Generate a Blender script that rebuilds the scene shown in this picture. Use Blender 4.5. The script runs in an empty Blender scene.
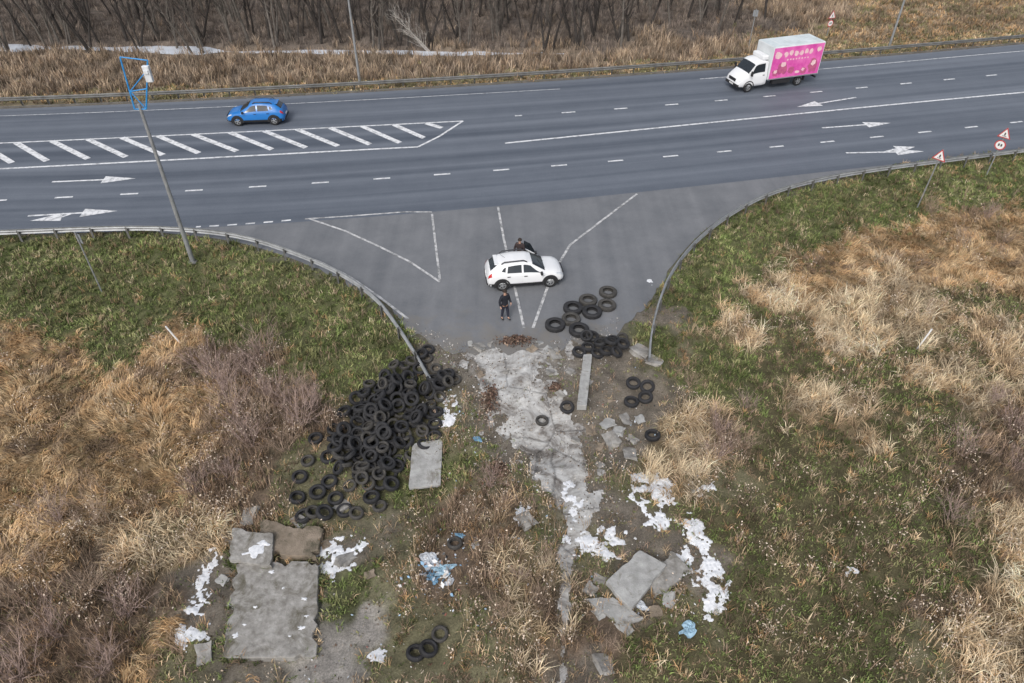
import bpy, bmesh, math, random
import numpy as np
from mathutils import Vector, Matrix, Quaternion
random.seed(7); rng = np.random.default_rng(7)
scene = bpy.context.scene
COL = scene.collection
# ------------------------------------------------------------------ camera model
F = 710.0; H = 21.9; TH = math.radians(39.9); S_ = math.sin(TH); C_ = math.cos(TH)
def g(px, py, z=0.0):
    t = (py-341.5)/F; u = (px-512)/F
    Z = (H-z)/(S_+t*C_)
    return (Z*u, Z*(C_-t*S_))
def hgt(Y, v):
    t = (v-341.5)/F
    return H-(Y*S_+t*Y*C_)/(C_-t*S_)
# ------------------------------------------------------------------ noise
def _hash(ix, iy, s):
    n = (ix*374761393+iy*668265263+s*1274126177) & 0xffffffff
    n = ((n ^ (n >> 13))*1274126177) & 0xffffffff
    return ((n ^ (n >> 16)) & 0xffff)/65535.0
def vnoise(x, y, s=0):
    x = np.asarray(x, float); y = np.asarray(y, float)
    ix = np.floor(x).astype(np.int64); iy = np.floor(y).astype(np.int64)
    fx = x-ix; fy = y-iy; fx = fx*fx*(3-2*fx); fy = fy*fy*(3-2*fy)
    a = _hash(ix, iy, s); b = _hash(ix+1, iy, s); c = _hash(ix, iy+1, s); d = _hash(ix+1, iy+1, s)
    return (a*(1-fx)+b*fx)*(1-fy)+(c*(1-fx)+d*fx)*fy
def fbm(x, y, s=0, o=4):
    r = 0; a = .5; t = 0; f = 1.0
    for i in range(o):
        r = r+a*vnoise(np.asarray(x)*f+17.3*i, np.asarray(y)*f+9.1*i, s+i); t += a; a *= .5; f *= 2.03
    return r/t
def sstep(x): x = np.clip(x, 0, 1); return x*x*(3-2*x)
# ------------------------------------------------------------------ materials
MATS = {}
def nd(nt, t, **k):
    n = nt.nodes.new(t)
    for a, b in k.items(): setattr(n, a, b)
    return n
def mat(name, col, rough=.8, metal=0, var=.15, scale=5, bump=0, bscale=20, spec=.4, col2=None, thr=None, coat=0, dirt=None):
    if name in MATS: return MATS[name]
    m = bpy.data.materials.new(name); m.use_nodes = True; nt = m.node_tree
    b = nt.nodes['Principled BSDF']; L = nt.links.new
    b.inputs['Roughness'].default_value = rough; b.inputs['Metallic'].default_value = metal
    b.inputs['Specular IOR Level'].default_value = spec; b.inputs['Coat Weight'].default_value = coat
    tc = nd(nt, 'ShaderNodeTexCoord'); no = nd(nt, 'ShaderNodeTexNoise'); no.inputs['Scale'].default_value = scale
    no.inputs['Detail'].default_value = 6; no.inputs['Roughness'].default_value = .62
    L(tc.outputs['Object'], no.inputs['Vector'])
    r = nd(nt, 'ShaderNodeValToRGB')
    c2 = col2 or [min(1, c*(1+var)) for c in col]
    c1 = col if col2 else [c*(1-var) for c in col]
    a0, a1 = thr or (.3, .7)
    r.color_ramp.elements[0].position = a0; r.color_ramp.elements[1].position = a1
    r.color_ramp.elements[0].color = (*c1, 1); r.color_ramp.elements[1].color = (*c2, 1)
    L(no.outputs['Fac'], r.inputs['Fac']); out = r.outputs['Color']
    if dirt:
        dcol, dscale, d0, d1 = dirt
        n4 = nd(nt, 'ShaderNodeTexNoise'); n4.inputs['Scale'].default_value = dscale; n4.inputs['Detail'].default_value = 8; n4.inputs['Roughness'].default_value = .7; n4.inputs['Distortion'].default_value = .6
        mp = nd(nt, 'ShaderNodeMapping'); mp.inputs['Location'].default_value = (3.7, 1.9, .4); L(tc.outputs['Object'], mp.inputs['Vector']); L(mp.outputs[0], n4.inputs['Vector'])
        mr = nd(nt, 'ShaderNodeMapRange'); mr.inputs['From Min'].default_value = d0; mr.inputs['From Max'].default_value = d1; L(n4.outputs['Fac'], mr.inputs['Value'])
        mx = nd(nt, 'ShaderNodeMix', data_type='RGBA'); L(mr.outputs[0], mx.inputs[0]); L(out, mx.inputs[6]); mx.inputs[7].default_value = (*dcol, 1); out = mx.outputs[2]
    L(out, b.inputs['Base Color'])
    if bump:
        n2 = nd(nt, 'ShaderNodeTexNoise'); n2.inputs['Scale'].default_value = bscale; n2.inputs['Detail'].default_value = 4
        bp = nd(nt, 'ShaderNodeBump'); bp.inputs['Strength'].default_value = bump; bp.inputs['Distance'].default_value = .03
        L(tc.outputs['Object'], n2.inputs['Vector']); L(n2.outputs['Fac'], bp.inputs['Height']); L(bp.outputs['Normal'], b.inputs['Normal'])
    MATS[name] = m
    return m
def attr_mat(name, fine=(6, 35), amt=(.25, .35), bump=.5, rough=.95, trans=0):
    m = bpy.data.materials.new(name); m.use_nodes = True; nt = m.node_tree; L = nt.links.new
    b = nt.nodes['Principled BSDF']; b.inputs['Roughness'].default_value = rough; b.inputs['Specular IOR Level'].default_value = .15
    at = nd(nt, 'ShaderNodeAttribute', attribute_name='Col'); out = at.outputs['Color']
    tc = nd(nt, 'ShaderNodeTexCoord')
    for sc, am in zip(fine, amt):
        no = nd(nt, 'ShaderNodeTexNoise'); no.inputs['Scale'].default_value = sc; no.inputs['Detail'].default_value = 5; no.inputs['Roughness'].default_value = .7
        L(tc.outputs['Object'], no.inputs['Vector'])
        mr = nd(nt, 'ShaderNodeMapRange'); mr.inputs['From Min'].default_value = .3; mr.inputs['From Max'].default_value = .7
        mr.inputs['To Min'].default_value = 1-am; mr.inputs['To Max'].default_value = 1+am
        L(no.outputs['Fac'], mr.inputs['Value'])
        mx = nd(nt, 'ShaderNodeVectorMath', operation='SCALE'); L(out, mx.inputs[0]); L(mr.outputs[0], mx.inputs['Scale']); out = mx.outputs[0]
        last = no
    L(out, b.inputs['Base Color'])
    if bump:
        bp = nd(nt, 'ShaderNodeBump'); bp.inputs['Strength'].default_value = bump; bp.inputs['Distance'].default_value = .04
        L(last.outputs['Fac'], bp.inputs['Height']); L(bp.outputs['Normal'], b.inputs['Normal'])
    return m
# ------------------------------------------------------------------ mesh helpers
def link(o, parent=None):
    COL.objects.link(o)
    if parent: o.parent = parent
    return o
def tag(o, label=None, cat=None, group=None, kind=None):
    if label: o['label'] = label
    if cat: o['category'] = cat
    if group: o['group'] = group
    if kind: o['kind'] = kind
    return o
def empty(name, loc, rz=0, label=None, cat=None, group=None):
    o = bpy.data.objects.new(name, None); o.location = loc; o.rotation_euler = (0, 0, rz); o.empty_display_size = .3
    link(o); return tag(o, label, cat, group)
def copy_tree(o, parent=None):
    c = o.copy(); COL.objects.link(c); c.parent = parent
    for ch in list(o.children): copy_tree(ch, c)
    return c
class MB:
    def __init__(s): s.v = []; s.f = []
    def add(s, vs, fs):
        n = len(s.v); s.v += [tuple(v) for v in vs]; s.f += [tuple(n+i for i in f) for f in fs]; return s
    def box(s, c, d, M=None, bev=0):
        x, y, z = [q/2 for q in d]
        vs = [Vector((sx*x, sy*y, sz*z)) for sz in (-1, 1) for sx, sy in ((-1, -1), (1, -1), (1, 1), (-1, 1))]
        if M is not None: vs = [M @ v for v in vs]
        vs = [v+Vector(c) for v in vs]
        return s.add(vs, [(3, 2, 1, 0), (4, 5, 6, 7), (0, 1, 5, 4), (1, 2, 6, 5), (2, 3, 7, 6), (3, 0, 4, 7)])
    def tube(s, p, r, n=8, cap=True):
        p = [Vector(q) for q in p]
        if not hasattr(r, '__len__'): r = [r]*len(p)
        vs = []; fs = []
        for i, q in enumerate(p):
            d = (p[min(i+1, len(p)-1)]-p[max(i-1, 0)]).normalized()
            a = d.cross(Vector((0, 0, 1)) if abs(d.z) < .9 else Vector((1, 0, 0))).normalized(); b = d.cross(a)
            for k in range(n):
                t = 2*math.pi*k/n; vs.append(q+(a*math.cos(t)+b*math.sin(t))*r[i])
        for i in range(len(p)-1):
            for k in range(n):
                k2 = (k+1) % n; fs.append((i*n+k, i*n+k2, (i+1)*n+k2, (i+1)*n+k))
        if cap: fs.append(tuple(range(n))); fs.append(tuple((len(p)-1)*n+k for k in reversed(range(n))))
        return s.add(vs, fs)
    def prism(s, poly, z0, z1):
        n = len(poly)
        vs = [(x, y, z0) for x, y in poly]+[(x, y, z1) for x, y in poly]
        return s.add(vs, [tuple(reversed(range(n))), tuple(range(n, 2*n))]+[(i, (i+1) % n, n+(i+1) % n, n+i) for i in range(n)])
    def lathe(s, prof, n=24, M=None, closed=True):
        vs = []; m = len(prof)
        for k in range(n):
            t = 2*math.pi*k/n
            for r, z in prof:
                v = Vector((r*math.cos(t), r*math.sin(t), z)); vs.append(M @ v if M is not None else v)
        fs = []
        for k in range(n):
            k2 = (k+1) % n
            for i in range(m if closed else m-1):
                j = (i+1) % m; fs.append((k*m+i, k2*m+i, k2*m+j, k*m+j))
        return s.add(vs, fs)
    def build(s, name, m, parent=None, smooth=False, bevel=0):
        me = bpy.data.meshes.new(name); me.from_pydata(s.v, [], s.f); me.validate(); me.update()
        bm = bmesh.new(); bm.from_mesh(me); bmesh.ops.recalc_face_normals(bm, faces=bm.faces); bm.to_mesh(me); bm.free()
        me.materials.append(m)
        if smooth:
            me.shade_smooth()
            try: me.set_sharp_from_angle(angle=math.radians(38))
            except Exception: pass
        o = bpy.data.objects.new(name, me); link(o, parent)
        if bevel:
            b = o.modifiers.new('b', 'BEVEL'); b.width = bevel; b.segments = 2; b.limit_method = 'ANGLE'
        return o
def np_mesh(name, V, T, m, col=None, smooth=False):
    me = bpy.data.meshes.new(name); k = T.shape[1]
    me.vertices.add(len(V)); me.vertices.foreach_set('co', np.ascontiguousarray(V, dtype=np.float32).ravel())
    me.loops.add(T.size); me.loops.foreach_set('vertex_index', np.ascontiguousarray(T, dtype=np.int32).ravel())
    me.polygons.add(len(T)); me.polygons.foreach_set('loop_start', np.arange(0, T.size, k, dtype=np.int32))
    me.update(calc_edges=True)
    if smooth: me.polygons.foreach_set('use_smooth', np.ones(len(T), dtype=bool))
    if col is not None:
        ca = me.color_attributes.new('Col', 'FLOAT_COLOR', 'POINT')
        c4 = np.ones((len(V), 4), dtype=np.float32); c4[:, :3] = col; ca.data.foreach_set('color', c4.ravel())
    me.materials.append(m)
    o = bpy.data.objects.new(name, me); link(o); return o
# ------------------------------------------------------------------ road outlines
def wl(pts): return np.array([g(*p) for p in pts])
farE = wl([(0,109),(200,101),(400,90),(600,78),(700,71),(800,63),(900,55),(1024,44)])
nearE = wl([(0,235),(100,232),(200,228),(300,221),(405,214),(500,207),(637,193),(850,168),(950,158),(1024,150)])
pf = np.polyfit(farE[:,0], farE[:,1], 3); pn = np.polyfit(nearE[:,0], nearE[:,1], 3)
def ext(p, lo, hi):
    dp = np.polyder(p)
    def f(x):
        x = np.asarray(x, float); xc = np.clip(x, lo, hi)
        return np.polyval(p, xc)+np.polyval(dp, xc)*(x-xc)
    return f
yfar = ext(pf, farE[0,0]-2, farE[-1,0]+2); ynear = ext(pn, nearE[0,0]-2, nearE[-1,0]+2)
XR = np.arange(-200, 201, 2.0)
fan_px = [(150,232),(200,236),(245,243),(300,261),(340,277),(372,296),(400,318),(415,335),(440,344),(470,352),(500,355),(540,352),(580,346),(612,333),(640,312),(654,294),(668,272),(684,250),(704,230),(730,213),(765,196),(810,184),(870,172),(900,168),(880,158),(700,178),(500,200),(300,215),(150,224)]
fanpoly = wl(fan_px)
def smooth_poly(P, n=3, amp=0):
    for _ in range(n):
        Q = []
        for i in range(len(P)):
            a = P[i]; b = P[(i+1) % len(P)]; Q += [a*.75+b*.25, a*.25+b*.75]
        P = np.array(Q)
    return P
def sdf(P, x, y):
    d = np.full(x.shape, 1e9); inside = np.zeros(x.shape, bool)
    for i in range(len(P)):
        ax, ay = P[i]; bx, by = P[(i+1) % len(P)]
        ex, ey = bx-ax, by-ay; L = ex*ex+ey*ey+1e-12
        t = np.clip(((x-ax)*ex+(y-ay)*ey)/L, 0, 1)
        d = np.minimum(d, (x-ax-ex*t)**2+(y-ay-ey*t)**2)
        c = ((ay > y) != (by > y)) & (x < (bx-ax)*(y-ay)/(by-ay+1e-12)+ax); inside ^= c
    d = np.sqrt(d); return np.where(inside, -d, d)
fanS = smooth_poly(fanpoly, 2)
GX = np.arange(-80, 80.01, .25); GY = np.arange(0, 110.01, .25)
gx, gy = np.meshgrid(GX, GY)
def road_sdf(x, y):
    return np.maximum(ynear(x)-y, y-yfar(x))*.97
SD = np.minimum(road_sdf(gx, gy), sdf(fanS, gx, gy))
def rsd(x, y):
    x = np.asarray(x, float); y = np.asarray(y, float)
    fx = np.clip((x+80)/.25, 0, len(GX)-1.001); fy = np.clip(y/.25, 0, len(GY)-1.001)
    ix = fx.astype(int); iy = fy.astype(int); fx -= ix; fy -= iy
    v = (SD[iy, ix]*(1-fx)+SD[iy, ix+1]*fx)*(1-fy)+(SD[iy+1, ix]*(1-fx)+SD[iy+1, ix+1]*fx)*fy
    out = (np.abs(x) > 79.5) | (y > 109) | (y < .5)
    return np.where(out, road_sdf(x, y), v)
W1 = wl([(-60,40),(120,41.5),(250,43.5),(400,45),(560,46)])
def ditch(x): return np.interp(x, W1[:,0], W1[:,1])+.5*(fbm(np.asarray(x, float)*.3, 3+0*np.asarray(x, float), 19, 2)-.5)
def dwid(x): return np.clip(-.35+2.6*fbm(np.asarray(x, float)*.22, 0*np.asarray(x, float), 12, 3), 0, 1.1)*np.where(np.asarray(x) < -27, 1, .5)*sstep((9-np.asarray(x, float))/6)
def height(x, y):
    x = np.asarray(x, float); y = np.asarray(y, float)
    d = rsd(x, y)
    h = -.03-.5*sstep((d-.5)/6)+(fbm(x*.35, y*.35, 5, 3)-.5)*.5*sstep(d/3)+(fbm(x*1.7, y*1.7, 9, 2)-.5)*.12*sstep(d/1.0)
    dd = np.abs(y-ditch(x)); h = h-.5*sstep((dwid(x)+.6-dd)/.8)*((x < 12))
    return h
def gp(px, py):
    z = 0.0
    for _ in range(4):
        x, y = g(px, py, z); z = float(height(x, y))
    return x, y, z
# ------------------------------------------------------------------ land cover
ANCH = """20,270,G 100,270,G 180,280,G 250,280,G 320,310,G 370,340,G 392,368,G 60,312,G 150,312,G 230,322,G 300,350,G 345,375,G
20,340,O 90,345,G 170,345,O 210,345,R 250,350,R 30,390,O 100,380,O 150,400,O 200,390,O 50,430,O 110,440,O 30,480,O 80,490,O 60,360,O 120,410,O
250,380,R 290,400,R 320,420,R 220,430,R 260,450,R 170,460,O 130,480,O 200,490,R 240,490,R 280,470,L 300,500,L 30,540,O 80,560,R 130,570,R 180,430,O
150,530,S 200,525,S 50,600,R 20,650,R 100,640,R 140,640,O 180,600,M 165,655,L 210,560,M 200,640,M 350,540,M 372,600,P 345,635,P 400,560,L 430,600,L 470,560,R
460,520,R 500,480,L 490,520,R 520,560,S 530,610,S 480,640,L 430,655,L 400,640,L 545,590,R 350,590,G 380,560,L 440,470,G 470,450,G 455,435,L 500,440,M 490,400,M 445,410,L 450,350,M 300,480,L 330,520,L 350,400,L 300,500,G 330,500,L
510,360,P 600,420,M 620,440,M 600,380,M 630,360,M 635,395,M 648,400,M 650,432,M 620,470,L 645,480,L 605,500,M 640,520,M 595,545,L 650,560,M 630,600,M 700,560,M 700,600,L 620,640,R 600,660,M 650,660,D 690,640,D
570,530,L 560,600,R 585,600,L 590,640,R 660,340,G 680,300,G 655,320,M 700,280,G 690,350,L 672,410,S 695,430,S 680,460,S 720,380,G 740,330,S 735,300,G 760,260,G 800,230,G 850,210,G 900,200,G 960,190,G 1010,180,G
780,290,S 820,280,O 850,260,O 880,240,O 940,230,O 990,220,O 910,290,S 930,320,S 870,300,S 850,340,S 800,360,D 820,400,S 770,340,D 750,400,D 720,430,R 770,440,D 820,450,D 870,430,S 900,425,D 720,350,G 790,320,D 890,360,D 960,290,D
840,310,S 860,370,D 840,430,D 940,400,D 920,450,D 740,370,G 760,420,D 780,380,D 910,255,O 970,250,O 940,370,S 950,270,O 1000,260,O 1000,300,D 1010,330,S 960,330,D 900,340,D 880,380,D 990,390,S 1010,420,R 950,430,D 980,460,R 900,480,D 850,490,D 800,490,D 740,480,L 730,520,D 780,530,D 840,540,D
890,530,D 930,510,D 960,530,D 1010,540,S 1000,580,S 940,580,D 880,590,D 820,600,D 760,580,D 740,630,D 800,650,D 860,650,D 920,640,L 980,650,S 1015,650,S 960,610,R 1060,300,O 1060,450,R 1060,600,S -40,300,G -40,450,O -40,600,R
800,200,G 740,230,G 710,310,G 700,265,G 350,270,G 280,262,G 200,250,G 60,252,G 400,345,G 415,375,G
-60,97,V 60,95,V 160,93,V 260,90,V 360,86,V 460,80,V 560,74,V 660,66,V 740,58,V 820,50,V 900,43,V 980,36,V 1080,28,V
-60,80,K -20,65,K 60,82,K 60,62,K 160,80,K 160,60,K 260,76,K 260,58,K 360,72,K 360,58,K 460,68,K 460,55,K 560,62,K 560,50,K 660,53,K 660,44,K 720,44,K
0,30,F 100,30,F 200,30,F 300,32,F 400,32,F 500,32,F 600,34,F 700,28,F 0,5,F 100,5,F 200,5,F 300,5,F 400,5,F 500,5,F 600,5,F 700,5,F
780,35,T 860,28,T 940,22,T 1020,16,T 1080,10,T 800,10,K 900,8,T 980,2,T 760,20,F"""
TY = 'GDOSRPMLVKFT'
AN = []
for a in ANCH.split():
    x, y, t = a.split(','); X, Y = g(float(x), float(y)); AN.append((X, Y, TY.index(t), 1.0+ .02*max(0, Y-20)))
def weights(x, y):
    wx = x+(fbm(x*.7, y*.7, 21, 4)-.5)*3.0; wy = y+(fbm(x*.7, y*.7, 31, 4)-.5)*3.0
    W = np.zeros((len(TY),)+x.shape)
    for X, Y, t, s in AN:
        W[t] += 1.0/(((wx-X)**2+(wy-Y)**2)/(s*s)+.12)**3.0
    return W/W.sum(0)
PATH = [(516,348,2.7),(512,378,2.2),(527,405,1.8),(552,440,1.6),(574,480,1.2),(577,515,.7),(568,560,.35),(564,630,.15),(562,700,.1)]
PW = [(*g(a, b), c) for a, b, c in PATH]
def pathm(x, y):
    best = np.full(x.shape, -9.0)
    for (ax, ay, aw), (bx, by, bw) in zip(PW[:-1], PW[1:]):
        ex, ey = bx-ax, by-ay; t = np.clip(((x-ax)*ex+(y-ay)*ey)/(ex*ex+ey*ey), 0, 1)
        d = np.hypot(x-ax-ex*t, y-ay-ey*t); w = aw+(bw-aw)*t
        best = np.maximum(best, 1-d/np.maximum(w, .25)-.5*(w < .5)*(1-w*2))
    return best+(fbm(x*2.2, y*2.2, 44, 5)-.5)*1.9
GC = np.array([(.10,.105,.05),(.10,.09,.05),(.22,.155,.085),(.20,.155,.095),(.16,.12,.088),(.29,.27,.245),(.16,.14,.115),(.15,.14,.085),(.23,.19,.12),(.20,.16,.12),(.145,.12,.10),(.22,.175,.12)])
def gcol(x, y):
    W = weights(x, y); c = np.tensordot(W, GC, (0, 0))
    n = fbm(x*2.2, y*2.2, 61, 4)[..., None]; c = c*(.45+1.1*n)
    d = rsd(x, y)[..., None]; e = np.clip(1-d/.9, 0, 1)*.6; c = c*(1-e)+np.array([.17,.155,.13])*e
    pm = sstep(pathm(x, y)*1.5+.6)[..., None]; c = c*(1-pm*.75)+np.array([.17,.15,.125])*pm*.75
    return c
xs = np.concatenate([[-700,-400,-250,-160,-120,-95],np.arange(-80,-30,.5),np.arange(-30,30,.13),np.arange(30,80.1,.5),[95,120,160,250,400,700]])
ys = np.concatenate([[-200,-80,-30,-10,0],np.arange(4,42,.13),np.arange(42,96,.4),[100,110,130,170,250,400,800]])
x2, y2 = np.meshgrid(xs, ys)
z2 = height(x2, y2); c2 = gcol(x2, y2)
def grid_faces(nx, ny):
    i = np.arange(nx-1)[None, :]+np.arange(ny-1)[:, None]*nx
    return np.stack([i, i+1, i+1+nx, i+nx], -1).reshape(-1, 4)
ground_m = attr_mat('soil_mat', fine=(3, 16, 60), amt=(.2, .4, .35), bump=.9)
o = np_mesh('ground', np.stack([x2, y2, z2], -1).reshape(-1, 3), grid_faces(len(xs), len(ys)), ground_m, c2.reshape(-1, 3), True)
tag(o, kind='structure', label='rough grassy field and bare soil around the junction', cat='ground')
# patches that lie on the ground
def patch(name, mf, box, res, up, m, colf=None, **k):
    x = np.arange(box[0], box[1], res); y = np.arange(box[2], box[3], res); X, Y = np.meshgrid(x, y)
    M = mf(X, Y); Mc = (M[:-1,:-1]+M[1:,:-1]+M[:-1,1:]+M[1:,1:])/4 > 0
    fc = grid_faces(len(x), len(y))[Mc.ravel()]
    z = height(X, Y)+up(M, X, Y)
    used, inv = np.unique(fc, return_inverse=True)
    V = np.stack([X, Y, z], -1).reshape(-1, 3)[used]
    o = np_mesh(name, V, inv.reshape(-1, 4), m, None if colf is None else colf(V[:,0], V[:,1]), True)
    return tag(o, **k)
# worn concrete with a few cracks and wet mud
path_m = bpy.data.materials.new('broken_concrete'); path_m.use_nodes = True; nt = path_m.node_tree; L = nt.links.new; b = nt.nodes['Principled BSDF']
tc = nd(nt, 'ShaderNodeTexCoord'); n1 = nd(nt, 'ShaderNodeTexNoise'); n1.inputs['Scale'].default_value = .9; n1.inputs['Detail'].default_value = 12; n1.inputs['Roughness'].default_value = .76; n1.inputs['Distortion'].default_value = .5; L(tc.outputs['Object'], n1.inputs['Vector'])
r = nd(nt, 'ShaderNodeValToRGB'); e = r.color_ramp.elements; e[0].position = .36; e[0].color = (.10,.088,.075,1); e[1].position = .66; e[1].color = (.58,.58,.57,1)
for p_, c_ in ((.42, (.17,.155,.14,1)), (.475, (.29,.28,.265,1)), (.55, (.42,.415,.40,1))): q = e.new(p_); q.color = c_
L(n1.outputs['Fac'], r.inputs['Fac'])
mixv = nd(nt, 'ShaderNodeMix', data_type='RGBA'); mixv.inputs[0].default_value = .25; L(tc.outputs['Object'], mixv.inputs[6]); L(n1.outputs['Color'], mixv.inputs[7])
vo = nd(nt, 'ShaderNodeTexVoronoi', feature='DISTANCE_TO_EDGE'); vo.inputs['Scale'].default_value = .55; L(mixv.outputs[2], vo.inputs['Vector'])
mr = nd(nt, 'ShaderNodeMapRange'); mr.inputs['From Min'].default_value = .0; mr.inputs['From Max'].default_value = .025; mr.inputs['To Min'].default_value = .5; L(vo.outputs['Distance'], mr.inputs['Value'])
mx = nd(nt, 'ShaderNodeVectorMath', operation='SCALE'); L(r.outputs['Color'], mx.inputs[0]); L(mr.outputs[0], mx.inputs['Scale']); L(mx.outputs[0], b.inputs['Base Color'])
mrr = nd(nt, 'ShaderNodeMapRange'); mrr.inputs['From Min'].default_value = .38; mrr.inputs['From Max'].default_value = .5; mrr.inputs['To Min'].default_value = .2; mrr.inputs['To Max'].default_value = .7; L(n1.outputs['Fac'], mrr.inputs['Value']); L(mrr.outputs[0], b.inputs['Roughness'])
n2 = nd(nt, 'ShaderNodeTexNoise'); n2.inputs['Scale'].default_value = 12; n2.inputs['Detail'].default_value = 6; L(tc.outputs['Object'], n2.inputs['Vector']); bp = nd(nt, 'ShaderNodeBump'); bp.inputs['Strength'].default_value = .3; bp.inputs['Distance'].default_value = .03; L(n2.outputs['Fac'], bp.inputs['Height']); L(bp.outputs['Normal'], b.inputs['Normal'])
patch('path', lambda x, y: np.where(rsd(x, y) > -.7, pathm(x, y)-.2, -1), (-6, 7, 8, 29.5), .05, lambda M, x, y: .022+.0*M, path_m, label='worn wet concrete and mud path leading to the road', cat='path', kind='structure')
# ------------------------------------------------------------------ roads
def road_mat(name, c1, c2, streak, sand=0):
    m = bpy.data.materials.new(name); m.use_nodes = True; nt = m.node_tree; L = nt.links.new
    b = nt.nodes['Principled BSDF']; b.inputs['Roughness'].default_value = .6; b.inputs['Specular IOR Level'].default_value = .4
    tc = nd(nt, 'ShaderNodeTexCoord'); mp = nd(nt, 'ShaderNodeMapping'); mp.inputs['Scale'].default_value = (.012, .75, 1)
    L(tc.outputs['UV'] if not sand else tc.outputs['Object'], mp.inputs['Vector'])
    if sand: mp.inputs['Scale'].default_value = (1.1, .05, 1); mp.inputs['Rotation'].default_value = (0, 0, .25)
    n1 = nd(nt, 'ShaderNodeTexNoise'); n1.inputs['Scale'].default_value = 1; n1.inputs['Detail'].default_value = 4; L(mp.outputs[0], n1.inputs['Vector'])
    n2 = nd(nt, 'ShaderNodeTexNoise'); n2.inputs['Scale'].default_value = .5; n2.inputs['Detail'].default_value = 11; n2.inputs['Roughness'].default_value = .74; L(tc.outputs['Object'], n2.inputs['Vector'])
    n3 = nd(nt, 'ShaderNodeTexNoise'); n3.inputs['Scale'].default_value = 10; n3.inputs['Detail'].default_value = 6; n3.inputs['Roughness'].default_value = .85; L(tc.outputs['Object'], n3.inputs['Vector'])
    def mul(a, k):
        q = nd(nt, 'ShaderNodeMath', operation='MULTIPLY'); L(a, q.inputs[0]); q.inputs[1].default_value = k; return q.outputs[0]
    def add(a, c):
        q = nd(nt, 'ShaderNodeMath', operation='ADD'); L(a, q.inputs[0]); L(c, q.inputs[1]); return q.outputs[0]
    f = add(add(mul(n1.outputs['Fac'], streak), mul(n2.outputs['Fac'], 1-streak-.25)), mul(n3.outputs['Fac'], .25))
    r = nd(nt, 'ShaderNodeValToRGB'); e = r.color_ramp.elements; e[0].position = .38; e[1].position = .62; e[0].color = (*c1, 1); e[1].color = (*c2, 1)
    L(f, r.inputs['Fac']); out = r.outputs['Color']
    if sand:
        n4 = nd(nt, 'ShaderNodeTexNoise'); n4.inputs['Scale'].default_value = .6; n4.inputs['Detail'].default_value = 12; n4.inputs['Roughness'].default_value = .78; n4.inputs['Distortion'].default_value = .6; L(tc.outputs['Object'], n4.inputs['Vector'])
        sp = nd(nt, 'ShaderNodeSeparateXYZ'); L(tc.outputs['Object'], sp.inputs[0])
        m1 = nd(nt, 'ShaderNodeMapRange'); m1.inputs['From Min'].default_value = 30.0; m1.inputs['From Max'].default_value = 26.0; m1.inputs['To Min'].default_value = -.13; m1.inputs['To Max'].default_value = .14; L(sp.outputs['Y'], m1.inputs['Value'])
        a_ = add(n4.outputs['Fac'], m1.outputs[0]); m2 = nd(nt, 'ShaderNodeMapRange'); m2.inputs['From Min'].default_value = .5; m2.inputs['From Max'].default_value = .66; m2.inputs['To Max'].default_value = .75; L(a_, m2.inputs['Value'])
        mx = nd(nt, 'ShaderNodeMix', data_type='RGBA'); L(m2.outputs[0], mx.inputs[0]); L(out, mx.inputs[6]); mx.inputs[7].default_value = (.18, .168, .15, 1); out = mx.outputs[2]
    L(out, b.inputs['Base Color'])
    bp = nd(nt, 'ShaderNodeBump'); bp.inputs['Strength'].default_value = .3; bp.inputs['Distance'].default_value = .01; L(n3.outputs['Fac'], bp.inputs['Height']); L(bp.outputs['Normal'], b.inputs['Normal'])
    return m
asph = road_mat('asphalt_main', (.070,.083,.106), (.158,.177,.208), .6)
asph2 = road_mat('asphalt_side', (.120,.127,.138), (.198,.203,.213), .3, 1)
nx = len(XR); ny = 12
T_ = np.linspace(0, 1, ny)[:, None]
RX = np.broadcast_to(XR, (ny, nx)); RY = ynear(XR)[None]*(1-T_)+yfar(XR)[None]*T_
o = np_mesh('road', np.stack([RX, RY, np.full(RX.shape, .004)], -1).reshape(-1, 3), grid_faces(nx, ny), asph)
uv = o.data.uv_layers.new(name='UVMap'); li = np.zeros(len(o.data.loops), dtype=np.int32); o.data.loops.foreach_get('vertex_index', li)
U = np.stack([RX, T_*21*np.ones(RX.shape)], -1).reshape(-1, 2); uv.data.foreach_set('uv', U[li].astype(np.float32).ravel())
tag(o, 'wide dark asphalt main road with several lanes', 'road', kind='structure')
P = smooth_poly(fanpoly, 3)
def dens_poly(P, step):
    Q = []
    for i in range(len(P)):
        a = P[i]; b = P[(i+1) % len(P)]; n = max(1, int(np.hypot(*(b-a))/step))
        Q += [a+(b-a)*k/n for k in range(n)]
    return np.array(Q)
P = dens_poly(P, .16)
jit = (fbm(P[:,0]*1.0, P[:,1]*1.0, 77, 5)-.5)*2.6*sstep((33.5-P[:,1])/3); P = P+np.stack([jit*0, jit], 1)
bm = bmesh.new(); vs = [bm.verts.new((x, y, 0)) for x, y in P]; f_ = bm.faces.new(vs); bm.normal_update(); f_.normal_update(); bmesh.ops.triangulate(bm, faces=bm.faces, ngon_method='EAR_CLIP')
me = bpy.data.meshes.new('side_road'); bm.to_mesh(me); bm.free(); me.materials.append(asph2)
for p_ in me.polygons:
    if p_.normal.z < 0: p_.flip()
tag(link(bpy.data.objects.new('side_road', me)), 'paler asphalt fan of the side road junction', 'road', kind='structure')
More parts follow.
